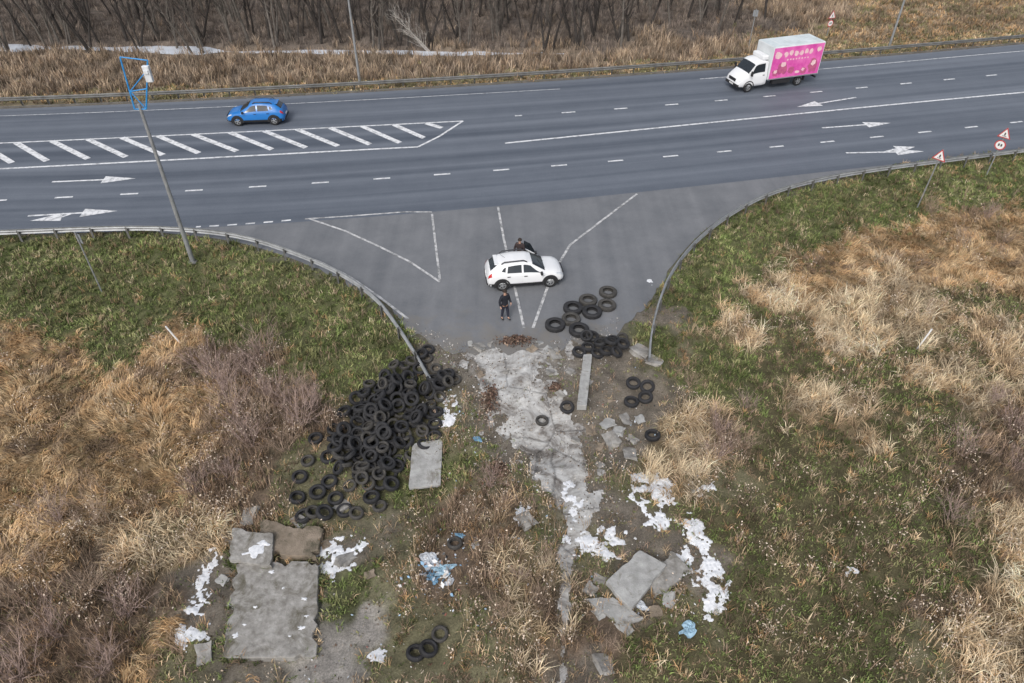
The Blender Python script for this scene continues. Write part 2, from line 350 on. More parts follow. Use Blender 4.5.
# ------------------------------------------------------------------ road markings
paint = mat('road_paint', (.36,.37,.385), .7, var=.2, scale=3, col2=(.70,.71,.72), thr=(.36,.54))
paint_worn = mat('road_paint_worn', (.20,.205,.21), .8, scale=2.6, col2=(.56,.56,.56), thr=(.38,.60))
def ribbon(mb, pts, w, z=.010):
    P = [np.array(p) for p in pts]; L = []
    for i, p in enumerate(P):
        d = P[min(i+1, len(P)-1)]-P[max(i-1, 0)]; d = d/np.hypot(*d); n = np.array([-d[1], d[0]])*w/2
        L += [(*(p+n), z), (*(p-n), z)]
    mb.add(L, [(2*i, 2*i+1, 2*i+3, 2*i+2) for i in range(len(P)-1)])
def curve_pts(px, step=1.0):
    P = wl(px)
    if len(P) > 2 and len(P) < 40:
        k = np.polyfit(P[:,0], P[:,1], min(3, len(P)-1)); n = max(2, int(abs(P[-1,0]-P[0,0])/step)); X = np.linspace(P[0,0], P[-1,0], n); return np.stack([X, np.polyval(k, X)], 1)
    return P
def dashes(mb, px, dl, per, w, extra=0):
    C = curve_pts(px, .25); s = np.concatenate([[0], np.cumsum(np.hypot(*np.diff(C, axis=0).T))]); L = s[-1]
    f = lambda q: np.array([np.interp(q, s, C[:,0]), np.interp(q, s, C[:,1])])
    q = 0
    while q < L:
        ribbon(mb, [f(max(0, q-dl/2)), f(min(L, q+dl/2))], w); q += per
mb = MB(); dashes(mb, [(-70,204),(60,197),(192,190),(327,182),(457,174),(584,164),(706,153),(824,142),(939,130),(1100,113)], 1.1, 4.0, .17)
dashes(mb, [(515,116),(625,108),(732,100),(833,90),(934,81),(1060,69)], 1.1, 4.25, .17)
tag(mb.build('lane_dashes', paint), 'short white dashes between the lanes', 'road marking', kind='structure')
mb = MB(); dashes(mb, [(196,227),(245,224),(292,220)], .55, 1.05, .15)
tag(mb.build('edge_dashes', paint), 'row of tiny white dashes before the junction', 'road marking', kind='structure')
mb = MB()
ribbon(mb, curve_pts([(505,143),(600,134),(700,124),(850,108),(1024,93),(1120,84)]), .2)
ribbon(mb, curve_pts([(700,79),(800,71),(900,62),(1024,51),(1100,45)]), .10)
ribbon(mb, curve_pts([(0,116),(200,108),(400,98),(560,89)]), .07)
tag(mb.build('solid_line', paint), 'long solid white line dividing the main road', 'road marking', kind='structure')
mb = MB()
top = [(-60,146),(0,143),(100,139),(200,134),(300,129),(400,124.5),(463,121)]; bot = [(-60,172),(0,168.5),(100,164),(200,158.5),(300,153),(418,147)]
ribbon(mb, curve_pts(top), .16, .010); ribbon(mb, curve_pts(bot), .2, .010); ribbon(mb, wl([(418,147),(440,136),(463,121)]), .18, .0115)
for a, b in zip([-20,16,52,88,122,158,193,230,264,297,330,362,394,426],[12,47,88,126,163,199,237,272,306,338,370,400,424,442]):
    ya = np.interp(a, [0,463], [143,121])+.5; yb = np.interp(b, [0,418], [168.5,147])-5 if b < 410 else (138 if b < 430 else 128)
    ribbon(mb, wl([(a, ya),(b, yb)]), .42, .013)
tag(mb.build('hatched_island', paint), 'white hatched wedge painted between the carriageways', 'road marking', kind='structure')
mb = MB()
ribbon(mb, wl([(305,219),(345,216.5),(405,212),(432,212)]), .13, .012)
ribbon(mb, wl([(310,219),(345,231),(380,247),(410,262),(440,282)]), .14, .013)
ribbon(mb, wl([(432,214),(436,248),(440,281)]), .13, .0145)
ribbon(mb, wl([(498,207),(504,240),(512,275),(524,328)]), .13, .012)
ribbon(mb, wl([(637,194),(600,222),(570,245),(552,275),(543,300),(533,328)]), .14, .0135)
ribbon(mb, wl([(275,246),(320,262),(350,277),(378,296),(408,319)]), .14, .012)
tag(mb.build('junction_lines', paint_worn), 'worn white lines outlining the side road junction', 'road marking', kind='structure')
def arrow(tail, head, label, w=.17, branch=None):
    a = np.array(g(*tail)); b = np.array(g(*head)); d = (b-a)/np.hypot(*(b-a)); n = np.array([-d[1], d[0]]); mb = MB()
    hb = b-d*2.1
    ribbon(mb, [a, hb], w, .012)
    q = [hb+n*.5, hb-n*.5, b]; mb.add([(*p, .012) for p in q], [(0, 1, 2)])
    if branch:
        p = [np.array(g(*k)) for k in branch]; ribbon(mb, p[:-1], w, .0135)
        dd = (p[-1]-p[-2])/np.hypot(*(p[-1]-p[-2])); nn = np.array([-dd[1], dd[0]])
        mb.add([(*(p[-2]+nn*.5), .0135), (*(p[-2]-nn*.5), .0135), (*p[-1], .0135)], [(0, 1, 2)])
    tag(mb.build('road_arrow', paint), label, 'road marking', kind='structure')
arrow((52,182),(136,178.5), 'straight white arrow in the second lane at left')
arrow((28,216),(118,211), 'white straight and turn arrow in the nearest lane at left', branch=[(72,213.5),(62,217),(30,221)])
arrow((856,97.5),(797,107), 'white arrow pointing left near the delivery truck', .17)
arrow((822,128),(891,123), 'white arrow pointing right in the middle lanes')
arrow((846,153),(924,151.5), 'white arrow pointing right in the lane nearest the right rail', branch=[(885,152),(897,149),(915,147)])
# water
ice = mat('ditch_ice', (.62,.66,.72), .2, var=.12, scale=.6, spec=.7)
X = np.linspace(-75, 9, 170); mb = MB(); vs = []
for i, x in enumerate(X):
    yy = float(ditch(x)); w_ = float(dwid(x)); vs += [(x, yy-w_*1.15, -.76), (x, yy+w_*1.15+.01, -.76)]
mb.add(vs, [(2*i, 2*i+2, 2*i+3, 2*i+1) for i in range(len(X)-1)])
tag(mb.build('water', ice), 'thin broken strip of icy ditch water among the bare trees', 'water', kind='structure')
# ------------------------------------------------------------------ snow
SN = [(212,562,.25,.3),(205,580,.28,.5),(200,598,.28,.5),(197,615,.28,.5),(192,632,.35,.4),(334,553,.75,.5),(328,568,.4,.3),(452,402,.35,.3),(445,416,.3,.4),(596,543,.85,.5),(575,508,.35,.5),
(655,490,.8,.55),(640,478,.35,.25),(705,487,.4,.3),(700,540,.35,.6),(710,575,.4,.9),(697,565,.4,.5),(713,603,.28,.5),(378,655,.2,.2),(520,512,.3,.3),(658,520,.4,.3),(812,277,.9,.25),(652,283,.25,.3),(570,485,.2,.3),(690,522,.4,.25),(850,572,.3,.15),(568,500,.25,.3)]
SW = [(*gp(a, b)[:2], rx, ry) for a, b, rx, ry in SN]
def snowm(x, y):
    m = np.full(x.shape, -9.0)
    for X, Y, rx, ry in SW:
        m = np.maximum(m, 1-((x-X)/(rx*1.45))**2-((y-Y)/(ry*1.5))**2)
    return np.maximum(m, -3)*.85+(fbm(x*9, y*9, 88, 3)-.5)*1.7+(fbm(x*3, y*3, 66, 3)-.5)*2.8-.45
snow_m = mat('snow_mat', (.52,.54,.57), .7, var=.1, scale=9, bump=.4, bscale=12, col2=(.82,.83,.85))
patch('snow', snowm, (-16, 15, 9.5, 34), .034, lambda M, x, y: .02+.03*sstep(M*1.0), snow_m, label='scattered scraps of thin melting snow on the field', cat='snow', kind='stuff')
# ------------------------------------------------------------------ vegetation (uncountable)
SLABPX = [[(237,567),(320,566),(318,660),(223,660)],[(262,524),(325,532),(318,562),(262,560)],[(236,536),(276,541),(274,572),(232,568)],[(413,448),(443,441),(441,488),(409,494)],[(604,590),(638,558),(665,572),(630,616)],[(640,570),(672,553),(692,575),(655,600)],[(583,602),(612,598),(645,622),(620,626)],[(583,357),(592,357),(586,414),(576,413)]]
HEAP = [(380,384),(402,370),(424,380),(442,403),(436,436),(416,450),(402,474),(384,492),(352,488),(322,468),(326,446),(342,424),(356,402)]
STRAY = [(428,351),(427,360),(455,381),(448,378),(405,370),(395,372),(440,392),(434,383),(412,366),(420,371),(436,370),(444,384),(422,358),(449,390)]; BELOW = [(318,494),(304,518),(314,516),(326,518),(380,508),(345,512),(357,516),(300,478),(345,415),(316,440),(370,388),(308,462),(298,500),(372,500),(392,488),(336,500),(330,484)]
SMALL = [(592,339),(604,342),(597,356),(606,354),(616,356),(613,343),(622,340),(579,354),(588,349),(600,348),(610,350),(622,350),(586,341)]
LONE = [(567,409,'lone tyre touching the lower end of the concrete beam'),(542,422,'lone tyre lying in the middle of the pale path'),(633,385,'left tyre of the pair above the right path edge'),(647,389,'right tyre of the pair above the right path edge'),(645,400,'middle tyre of the trio at the right path edge'),(631,404,'lowest left tyre of the trio at the right path edge'),(652,438,'lone tyre lowest at the right of the path'),(455,545,'lone tyre in dead weeds above the rubbish bags'),(416,655,'left tyre of the two at the bottom edge'),(429,652,'right tyre of the two at the bottom edge'),(440,636,'tyre just above the two at the bottom edge')]
heapW = np.array([gp(a, b)[:2] for a, b in HEAP])
slabW = [np.array([gp(a, b)[:2] for a, b in q]) for q in SLABPX]
CLEAR = [(*gp(a[0], a[1])[:2], .42) for a in STRAY+BELOW]+[(*gp(a[0], a[1])[:2], .6) for a in SMALL+LONE]+[(*gp(a[0], a[1]+11)[:2], .55) for a in LONE]+[(*gp(a, b)[:2], c) for a, b, c in ((438,570,.8),(438,585,.5),(688,633,.4),(612,628,.5),(575,425,.5))]
def blocked(x, y):
    b = rsd(x, y) < .12
    b |= (pathm(x, y) > .2) & (rng.random(x.shape) > .08)
    b |= (sdf(heapW, x, y) < -.35) | ((sdf(heapW, x, y) < .05) & (rng.random(x.shape) > .45))
    for q in slabW: b |= sdf(q, x, y) < -.04
    for X, Y, r_ in CLEAR: b |= (x-X)**2+(y-Y)**2 < r_*r_
    b |= (snowm(x, y) > .1) & (rng.random(x.shape) > .25)
    dy = y-ditch(x); w_ = dwid(x); b |= (dy > -w_-1.3) & (dy < w_+.1) & (x < 8) & (rng.random(x.shape) > .15)
    return b
def scatter(dens, near=True):
    y0, y1 = (8, 58) if near else (56, 98)
    xm = 46 if near else 72
    n = int(dens*2*xm*(y1-y0)); x = rng.uniform(-xm, xm, n); y = rng.uniform(y0, y1, n)
    Z = y*C_+H*S_; k = (np.abs(x) < Z*.74+2.5); 
    if near: k &= y < ynear(x)+.5
    else: k &= y > yfar(x)-.5
    return x[k], y[k]
BL = {}; HS = [100]
def blades(key, cx, cy, nper, h0, h1, baseR, lean0, lean1, w, cols, common=0, flat=.0, droop=.5, jc=.25, z0=0):
    n = len(cx)
    if n == 0: return
    HS[0] += 7
    hv = (fbm(cx*.7, cy*.7, HS[0], 3)-.5)*2.2+.5+rng.uniform(-.35, .35, n)      # neighbours share a hue
    hue = np.clip((hv*len(cols)).astype(int), 0, len(cols)-1); cc = np.array(cols)[hue]*(1+rng.uniform(-jc, jc, (n, 1)))
    big = .3+1.45*fbm(cx*.8, cy*.8, 3, 4); cc = cc*big[:, None]
    hs = rng.uniform(h0, h1, n); ca = fbm(cx*.3, cy*.3, 15, 2)*5*math.pi+rng.uniform(-.9, .9, n)
    N = n*nper; R = lambda a: np.repeat(a, nper, axis=0)
    ph = rng.uniform(0, 2*math.pi, N); br = baseR*np.sqrt(rng.random(N)); a2 = rng.uniform(0, 2*math.pi, N)
    bx = R(cx)+br*np.cos(a2); by = R(cy)+br*np.sin(a2); bz = height(R(cx), R(cy))-.02+z0
    dx = np.cos(ph)*(1-common)+np.cos(R(ca))*common; dy = np.sin(ph)*(1-common)+np.sin(R(ca))*common
    q = np.hypot(dx, dy)+1e-6; dx /= q; dy /= q
    L = R(hs)*rng.uniform(.55, 1.15, N); ln = rng.uniform(lean0, lean1, N)
    mx = bx+dx*np.sin(ln*droop)*L*.55; my = by+dy*np.sin(ln*droop)*L*.55; mz = bz+np.cos(ln*droop)*L*.55
    tx = mx+dx*np.sin(ln*1.25)*L*.5; ty = my+dy*np.sin(ln*1.25)*L*.5; tz = np.maximum(mz+np.cos(ln*1.25)*L*.5, bz+.03)
    wa = rng.uniform(0, math.pi, N); ww = w*rng.uniform(.6, 1.4, N)/2; wx = np.cos(wa)*ww; wy = np.sin(wa)*ww
    V = np.stack([np.stack([bx-wx, by-wy, bz], -1), np.stack([bx+wx, by+wy, bz], -1), np.stack([mx-wx, my-wy, mz], -1), np.stack([mx+wx, my+wy, mz], -1), np.stack([tx, ty, tz], -1)], 1).reshape(-1, 3)
    i = np.arange(N)[:, None]*5
    T = np.concatenate([i+[0, 1, 3], i+[0, 3, 2], i+[2, 3, 4]], 1).reshape(-1, 3)
    c = R(cc)*(1+rng.uniform(-.3, .3, (N, 1)))
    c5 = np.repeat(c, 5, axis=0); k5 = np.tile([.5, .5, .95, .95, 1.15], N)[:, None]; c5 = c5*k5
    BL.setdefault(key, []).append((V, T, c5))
def flecks(key, x, y, z, size, cols, jc=.25):
    N = len(x); c = np.array(cols)[rng.integers(0, len(cols), N)]*(1+rng.uniform(-jc, jc, (N, 1)))
    a = rng.normal(size=(N, 3)); b = rng.normal(size=(N, 3)); a /= np.linalg.norm(a, axis=1)[:, None]; b -= a*(a*b).sum(1)[:, None]; b /= np.linalg.norm(b, axis=1)[:, None]
    s = size*rng.uniform(.5, 1.4, (N, 1)); p = np.stack([x, y, z], -1)
    V = np.stack([p-a*s, p+b*s*.6, p+a*s, p-b*s*.6], 1).reshape(-1, 3)
    i = np.arange(N)[:, None]*4; T = np.concatenate([i+[0, 1, 2], i+[0, 2, 3]], 1).reshape(-1, 3)
    BL.setdefault(key, []).append((V, T, np.repeat(c, 4, axis=0)))
G1, G2, G3 = (.18,.225,.08), (.26,.27,.12), (.135,.17,.06)
ST = (.70,.57,.39); ST2 = (.58,.44,.28); OR = (.52,.335,.175); BR = (.30,.215,.145); RB = (.36,.26,.195); OL = (.23,.225,.11); DK = (.14,.11,.075)
x, y = scatter(30); W = weights(x, y); r = rng.random(len(x)); cum = np.cumsum(W, 0); ty = (r[None] > cum).sum(0); ty = np.clip(ty, 0, len(TY)-1)
ok = ~blocked(x, y); x, y, ty = x[ok], y[ok], ty[ok]
def sel(t, frac):
    k = (ty == TY.index(t)) & (rng.random(len(x)) < frac); return x[k], y[k]
a, b = sel('G', 1); blades('green_grass', a, b, 9, .08, .26, .13, .3, 1.3, .032, [G3, G1, G2, G1, OL, G1, G3])
a, b = sel('G', .10); blades('dry_grass', a, b, 9, .2, .45, .12, .3, 1.2, .018, [OR, ST2, BR, ST])
a, b = sel('G', .07); blades('green_grass', a, b, 14, .3, .5, .2, .3, 1.2, .035, [G1, G2, OL])
a, b = sel('G', .05); blades('dead_weeds', a, b, 8, .3, .7, .14, .1, .8, .016, [BR, DK, RB])
a, b = sel('D', .95); blades('green_grass', a, b, 8, .08, .24, .14, .3, 1.3, .032, [G3, OL, G1, G3, G1, BR, OL])
a, b = sel('D', .22); blades('dead_weeds', a, b, 8, .25, .6, .12, .1, .9, .014, [BR, DK, RB, (.21,.15,.10), ST2])
a, b = sel('D', .05); blades('dry_grass', a, b, 14, .25, .5, .13, .4, 1.4, .02, [ST2, OR, ST])
a, b = sel('O', .75); blades('dry_grass', a, b, 14, .3, .65, .18, .9, 1.6, .02, [OR, ST2, (.58,.40,.22), (.60,.44,.26), OR, BR], common=.7, jc=.15)
a, b = sel('O', .12); blades('green_grass', a, b, 8, .10, .3, .14, .3, 1.3, .028, [OL, G2, G3, DK])
a, b = sel('S', .32); blades('reeds', a, b, 26, .45, 1.05, .16, .4, 1.6, .019, [ST, ST2, ST, (.74,.62,.45), (.62,.46,.29)], common=.45)
a, b = sel('S', .35); blades('dry_grass', a, b, 9, .2, .5, .16, .4, 1.4, .02, [OR, ST2, BR, OL])
a, b = sel('S', .2); blades('green_grass', a, b, 8, .10, .3, .14, .3, 1.3, .028, [OL, DK, G3, BR])
a, b = sel('R', .45); blades('dead_weeds', a, b, 10, .4, .95, .16, .0, .7, .014, [BR, RB, (.42,.31,.22), DK])
a, b = sel('R', .6); blades('dry_grass', a, b, 9, .15, .45, .16, .3, 1.3, .02, [BR, OR, OL, ST2, (.44,.30,.18), DK])
a, b = sel('L', .8); blades('green_grass', a, b, 7, .08, .22, .13, .3, 1.3, .03, [G1, OL, G3, BR])
a, b = sel('L', .25); blades('dry_grass', a, b, 8, .2, .5, .14, .3, 1.3, .018, [ST2, OR, RB])
a, b = sel('M', .35); blades('green_grass', a, b, 6, .06, .16, .13, .3, 1.3, .03, [OL, BR, G1])
a, b = sel('M', .12); blades('dead_weeds', a, b, 7, .15, .35, .12, .2, 1.1, .016, [BR, RB, ST2])
a, b = sel('P', .1); blades('green_grass', a, b, 6, .06, .14, .12, .3, 1.3, .03, [OL, G1])
hx, hy = [], []
for t, f in (('R', .12), ('S', .10), ('D', .035), ('O', .025), ('L', .07)):
    a, b = sel(t, f); hx.append(a); hy.append(b)
hx = np.concatenate(hx); hy = np.concatenate(hy)
kk = fbm(hx*.45, hy*.45, 71, 3) > .48; hx, hy = hx[kk], hy[kk]
blades('dead_weeds', hx, hy, 6, .7, 1.1, .15, .05, .45, .014, [RB, BR, ST2])
n = len(hx); m_ = 16; X = np.repeat(hx, m_)+rng.normal(0, .17, n*m_); Y = np.repeat(hy, m_)+rng.normal(0, .17, n*m_)
Z = np.repeat(height(hx, hy)+rng.uniform(.5, .95, n), m_)+rng.normal(0, .12, n*m_)
flecks('dead_weeds', X, Y, Z, .036, [(.52,.43,.34), (.45,.36,.28), (.64,.54,.44)])
x_, y_ = scatter(7); W = weights(x_, y_); k = (W[5]+W[6]+W[7] > .35) & (rsd(x_, y_) > .1); x_, y_ = x_[k], y_[k]
flecks('litter', x_, y_, height(x_, y_)+.04, .045, [(.14,.11,.08), (.36,.29,.22), (.26,.2,.15), (.1,.07,.05), (.42,.38,.33)], .3)
cxs = [gp(a, b)[:2] for a, b in ((450,405),(430,520),(455,560),(440,590),(500,540),(470,600),(620,400),(560,600),(640,600),(690,620),(400,640),(300,640),(600,450),(480,380),(480,470),(440,500),(510,500),(640,450),(470,420),(438,572),(445,560))]
for cx_, cy_ in cxs:
    n = 30; X = rng.normal(cx_, .9, n); Y = rng.normal(cy_, .9, n); flecks('litter', X, Y, height(X, Y)+.06, .05, [(.75,.75,.75), (.55,.6,.66), (.35,.45,.55), (.6,.55,.5), (.3,.12,.1), (.05,.05,.05)], .15)
n = 90; X0, Y0, _ = gp(440, 572); X = rng.normal(X0, .45, n); Y = rng.normal(Y0, .35, n); flecks('litter', X, Y, height(X, Y)+rng.uniform(.03, .2, n), .1, [(.7,.7,.7), (.5,.58,.66), (.25,.4,.55), (.1,.1,.1), (.5,.45,.4), (.3,.2,.15)], .2)
x_, y_ = scatter(38); k = (np.abs(pathm(x_, y_)) < .9) & (rsd(x_, y_) > -.7) & (y_ < 31) & (np.abs(x_) < 8); x_, y_ = x_[k], y_[k]
flecks('litter', x_, y_, height(x_, y_)+.04, .045, [(.40,.38,.35), (.30,.28,.25), (.17,.145,.12), (.50,.48,.46), (.12,.1,.08)], .25)
# small heaps of dark reddish plant debris by the track
DEB = [(515,342,.8,.35),(490,400,.4,.7),(498,470,.4,.4),(555,388,.25,.25)]
for a, b, rx, ry in DEB:
    X0, Y0, z0_ = gp(a, b); n = int(1300*rx*ry)+100; X = rng.normal(X0, rx*.5, n); Y = rng.normal(Y0, ry*.5, n); hh = .22*np.exp(-((X-X0)/rx)**2-((Y-Y0)/ry)**2)
    flecks('plant_debris', X, Y, np.maximum(height(X, Y), np.where(rsd(X, Y) < 0, 0, -9))+.03+hh*rng.uniform(.3, 1, n), .065, [(.12,.075,.058), (.15,.095,.075), (.08,.058,.045), (.20,.14,.105), (.26,.19,.145)], .3)
# weeds growing round and over the slab edges
ex_, ey_ = [], []
for q in slabW[:7]:
    for i in range(len(q)):
        a, b = q[i], q[(i+1) % len(q)]; n = int(np.hypot(*(b-a))*7); t = rng.random(n); ex_.append(a[0]+(b[0]-a[0])*t+rng.normal(0, .08, n)); ey_.append(a[1]+(b[1]-a[1])*t+rng.normal(0, .08, n))
ex_ = np.concatenate(ex_); ey_ = np.concatenate(ey_); k = fbm(ex_*1.1, ey_*1.1, 33, 3) > .5
blades('green_grass', ex_[k], ey_[k], 10, .2, .4, .12, .4, 1.4, .028, [OL, G1, BR, G3], z0=.06)
blades('dry_grass', ex_[~k][::3], ey_[~k][::3], 9, .25, .5, .12, .4, 1.4, .02, [ST2, OR, BR], z0=.05)
# far side
x, y = scatter(9, False); W = weights(x, y); r = rng.random(len(x)); ty = np.clip((r[None] > np.cumsum(W, 0)).sum(0), 0, len(TY)-1)
ok = ~blocked(x, y); x, y, ty = x[ok], y[ok], ty[ok]
a, b = sel('V', 1); blades('verge_grass', a, b, 8, .2, .4, .25, .3, 1.2, .05, [(.28,.25,.135), OL, OR, ST2, OL, BR])
a, b = sel('K', .6); blades('verge_reeds', a, b, 9, .6, 1.2, .25, .05, .8, .045, [(.29,.23,.17), (.38,.30,.225), BR, (.20,.155,.12), (.44,.34,.24)])
a, b = sel('F', .4); blades('brushwood', a, b, 8, .3, 1.1, .35, .1, .9, .03, [(.17,.14,.12), (.25,.205,.17), (.13,.105,.09), (.32,.26,.21)])
a, b = sel('T', 1); blades('verge_grass', a, b, 8, .3, .7, .25, .3, 1.2, .045, [(.38,.30,.21), OR, BR, OL, (.28,.22,.15)])
x, y = rng.uniform(-75, 75, 6000), rng.uniform(90, 100, 6000)
blades('brushwood', x, y, 7, .8, 2.0, .4, .05, .7, .04, [(.16,.13,.11), (.21,.17,.145), (.12,.10,.085)])
LB = {'green_grass': ('low green and olive grass over the verges and field', 'grass'), 'dry_grass': ('tangled rusty dry grass across the field', 'grass'), 'reeds': ('pale straw coloured drooping reeds in ragged clumps', 'reeds'),
 'dead_weeds': ('dead brown weeds with fluffy pale seed heads', 'weeds'), 'litter': ('fallen leaves and scraps of rubbish strewn on the soil', 'litter'), 'verge_grass': ('faded grass strip beyond the far guardrail', 'grass'),
 'verge_reeds': ('tall brown reeds between the far guardrail and the ditch', 'reeds'), 'brushwood': ('brown leafless brushwood under the distant trees', 'undergrowth'), 'plant_debris': ('dark reddish heaps of rotting plant debris by the track', 'debris')}
veg_m = attr_mat('plant_mat', fine=(1.5,), amt=(.12,), bump=0, rough=.9)
for k_, lst in BL.items():
    off = 0; Vs = []; Ts = []; Cs = []
    for V, T, c in lst: Vs.append(V); Ts.append(T+off); Cs.append(c); off += len(V)
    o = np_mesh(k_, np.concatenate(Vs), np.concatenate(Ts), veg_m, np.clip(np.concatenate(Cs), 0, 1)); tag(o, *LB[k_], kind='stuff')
# ------------------------------------------------------------------ shrubs and trees
def twigs(mb, p, d, L, w, depth, nb, spread, rnd):
    segs = 3; pts = [p]; dd = d.copy()
    for i in range(segs):
        dd = (dd+Vector((rnd.gauss(0, .13), rnd.gauss(0, .13), rnd.gauss(.03, .08)))).normalized(); pts.append(pts[-1]+dd*L/segs)
    a = Vector((rnd.gauss(0, 1), rnd.gauss(0, 1), 0)).normalized()
    vs = []
    for i, q in enumerate(pts): 
        k = w*(1-i/(segs+.6))/2; vs += [q-a*k, q+a*k]
    mb.add(vs, [(2*i, 2*i+1, 2*i+3, 2*i+2) for i in range(segs)])
    if depth:
        for _ in range(nb):
            t = rnd.uniform(.3, 1); i = min(int(t*segs), segs-1); q = pts[i].lerp(pts[i+1], t*segs-i)
            nd_ = (dd+Vector((rnd.gauss(0, spread), rnd.gauss(0, spread), rnd.gauss(.1, .2)))).normalized()
            twigs(mb, q, nd_, L*rnd.uniform(.35, .6), w*.6, depth-1, nb, spread, rnd)
def shrub_proto(seed, hh, m, n=22):
    rnd = random.Random(seed); mb = MB()
    for _ in range(n):
        a = rnd.uniform(0, 6.28); l = rnd.uniform(.1, .75); twigs(mb, Vector((rnd.gauss(0, .12), rnd.gauss(0, .12), -.03)), Vector((math.cos(a)*l, math.sin(a)*l, 1)).normalized(), hh*rnd.uniform(.6, 1), .028, 2, 4, .5, rnd)
    me = bpy.data.meshes.new('bare_shrub'); me.from_pydata(mb.v, [], mb.f); me.materials.append(m); return me
shm = [mat('twig_red', (.35,.26,.225), .9, var=.3, scale=2), mat('twig_brown', (.36,.27,.20), .9, var=.3, scale=2)]
SP = [shrub_proto(i, 1.5, shm[i % 2]) for i in range(4)]
def shrubs(pxs, label, group, s0=.7, s1=1.15):
    for a, b in pxs:
        x, y, z = gp(a, b); o = link(bpy.data.objects.new('bare_shrub', random.choice(SP))); o.location = (x, y, z); s = random.uniform(s0, s1); o.scale = (s*1.1, s*1.1, s); o.rotation_euler = (0, 0, random.uniform(0, 6.28)); tag(o, label, 'shrub', group)
shrubs([(225,395),(250,378),(275,402),(300,395),(315,412),(300,430),(265,428),(235,418),(285,450),(210,375),(265,360),(250,445)], 'leafless reddish shrub in the thicket left of the tyre heap', 'reddish shrubs left of the tyre heap', .9, 1.3)
shrubs([(200,490),(60,525),(100,525),(40,565),(90,595),(60,635),(20,605),(130,615),(230,480),(20,680),(110,670)], 'leafless brown shrub at lower left among dead weeds', 'brown shrubs at lower left', .7, 1.1)
shrubs([(470,520),(490,487),(510,505),(485,550),(520,580),(540,605),(500,615),(545,560),(610,650)], 'scraggly low shrub beside the lower path', 'scraggly shrubs beside the lower path', .4, .7)
shrubs([(718,435),(715,460),(740,450),(690,385),(745,410)], 'dark bare shrub right of the snow by the path', 'shrubs right of the path', .5, .8)
shrubs([(990,405),(1010,435),(960,245),(985,220),(1000,245),(930,215),(960,455),(1015,470),(950,520)], 'leafless shrub among the straw at the right side', 'shrubs at the right side', .6, .95)
bark = mat('bark', (.045,.039,.035), .9, var=.4, scale=3, bump=.6, bscale=12)
bark2 = mat('bark_grey', (.13,.115,.10), .9, var=.4, scale=3, bump=.6, bscale=12)
twigm = mat('tree_twig', (.105,.085,.075), .9, var=.3, scale=1)
pale = mat('pale_bark', (.45,.42,.38), .8, var=.25, scale=3)
def make_tree(seed, hh, mt, mw, name='bare_tree', low=.28, rr=(.085, .165)):
    rnd = random.Random(seed); root = empty(name, (0, 0, 0)); mb = MB(); tw = MB()
    for s in range(rnd.choice((1, 1, 2, 3))):
        p = Vector((rnd.gauss(0, .25), rnd.gauss(0, .25), -.5)); d = Vector((rnd.gauss(0, .13), rnd.gauss(0, .13), 1)).normalized(); pts = [p]; h2 = hh*rnd.uniform(.8, 1.05)
        for i in range(8):
            d = (d+Vector((rnd.gauss(0, .06), rnd.gauss(0, .06), .05))).normalized(); pts.append(pts[-1]+d*h2/8)
        r0 = rnd.uniform(*rr); mb.tube(pts, [r0*(1-.85*i/8) for i in range(9)], 7)
        for k in range(16):
            t = rnd.uniform(low, .97)*8; i = min(int(t), 7); q = pts[i].lerp(pts[i+1], t-i); a = rnd.uniform(0, 6.28); l = rnd.uniform(.7, 2.2)*(1.15-t/9)
            e = q+Vector((math.cos(a)*.55, math.sin(a)*.55, .8))*l; mid = q.lerp(e, .5)+Vector((0, 0, -.08*l))
            mb.tube([q, mid, e], [r0*.32, r0*.22, r0*.1], 5)
            for _ in range(3): 
                f = rnd.uniform(.3, 1); twigs(tw, q.lerp(e, f), Vector((math.cos(a)+rnd.gauss(0, .6), math.sin(a)+rnd.gauss(0, .6), 1.4)).normalized(), rnd.uniform(.6, 1.2), .035, 1, 4, .5, rnd)
    mb.build('trunk', mt, root, True); tw.build('crown', mw, root); return root
TP = [make_tree(100+i, 8.5, bark2 if i % 3 == 0 else bark, twigm) for i in range(8)]
spots = []
for i in range(12000):
    if len(spots) >= 165: break
    px = random.uniform(-20, 770); py = random.uniform(1, 50)
    if px > 640 and py > 34-(px-640)*.08: continue
    if py > 47 and random.random() < .5: continue
    x, y = g(px, py)
    if abs(y-float(ditch(x))) < .7: continue
    if all(math.hypot(x-a, y-b) > 1.2 for a, b in spots): spots.append((x, y))
for i, (x, y) in enumerate(spots):
    o = TP[i] if i < 8 else copy_tree(TP[i % 8]); o.location = (x, y, float(height(x, y))); s = random.uniform(.7, 1.2); o.scale = (s, s, s*random.uniform(.9, 1.1)); o.rotation_euler = (random.gauss(0, .05), random.gauss(0, .05), random.uniform(0, 6.28))
    tag(o, 'dark leafless tree in the wood beyond the far guardrail', 'tree', 'bare trees in the wood beyond the road')
o = make_tree(300, 5.5, pale, pale, 'bleached_tree', .15, (.08, .14)); x, y, z = gp(430, 49); o.location = (x, y, z); o.rotation_euler = (0, -.55, .2); tag(o, 'bleached pale leaning tree standing out of the dark wood', 'tree')
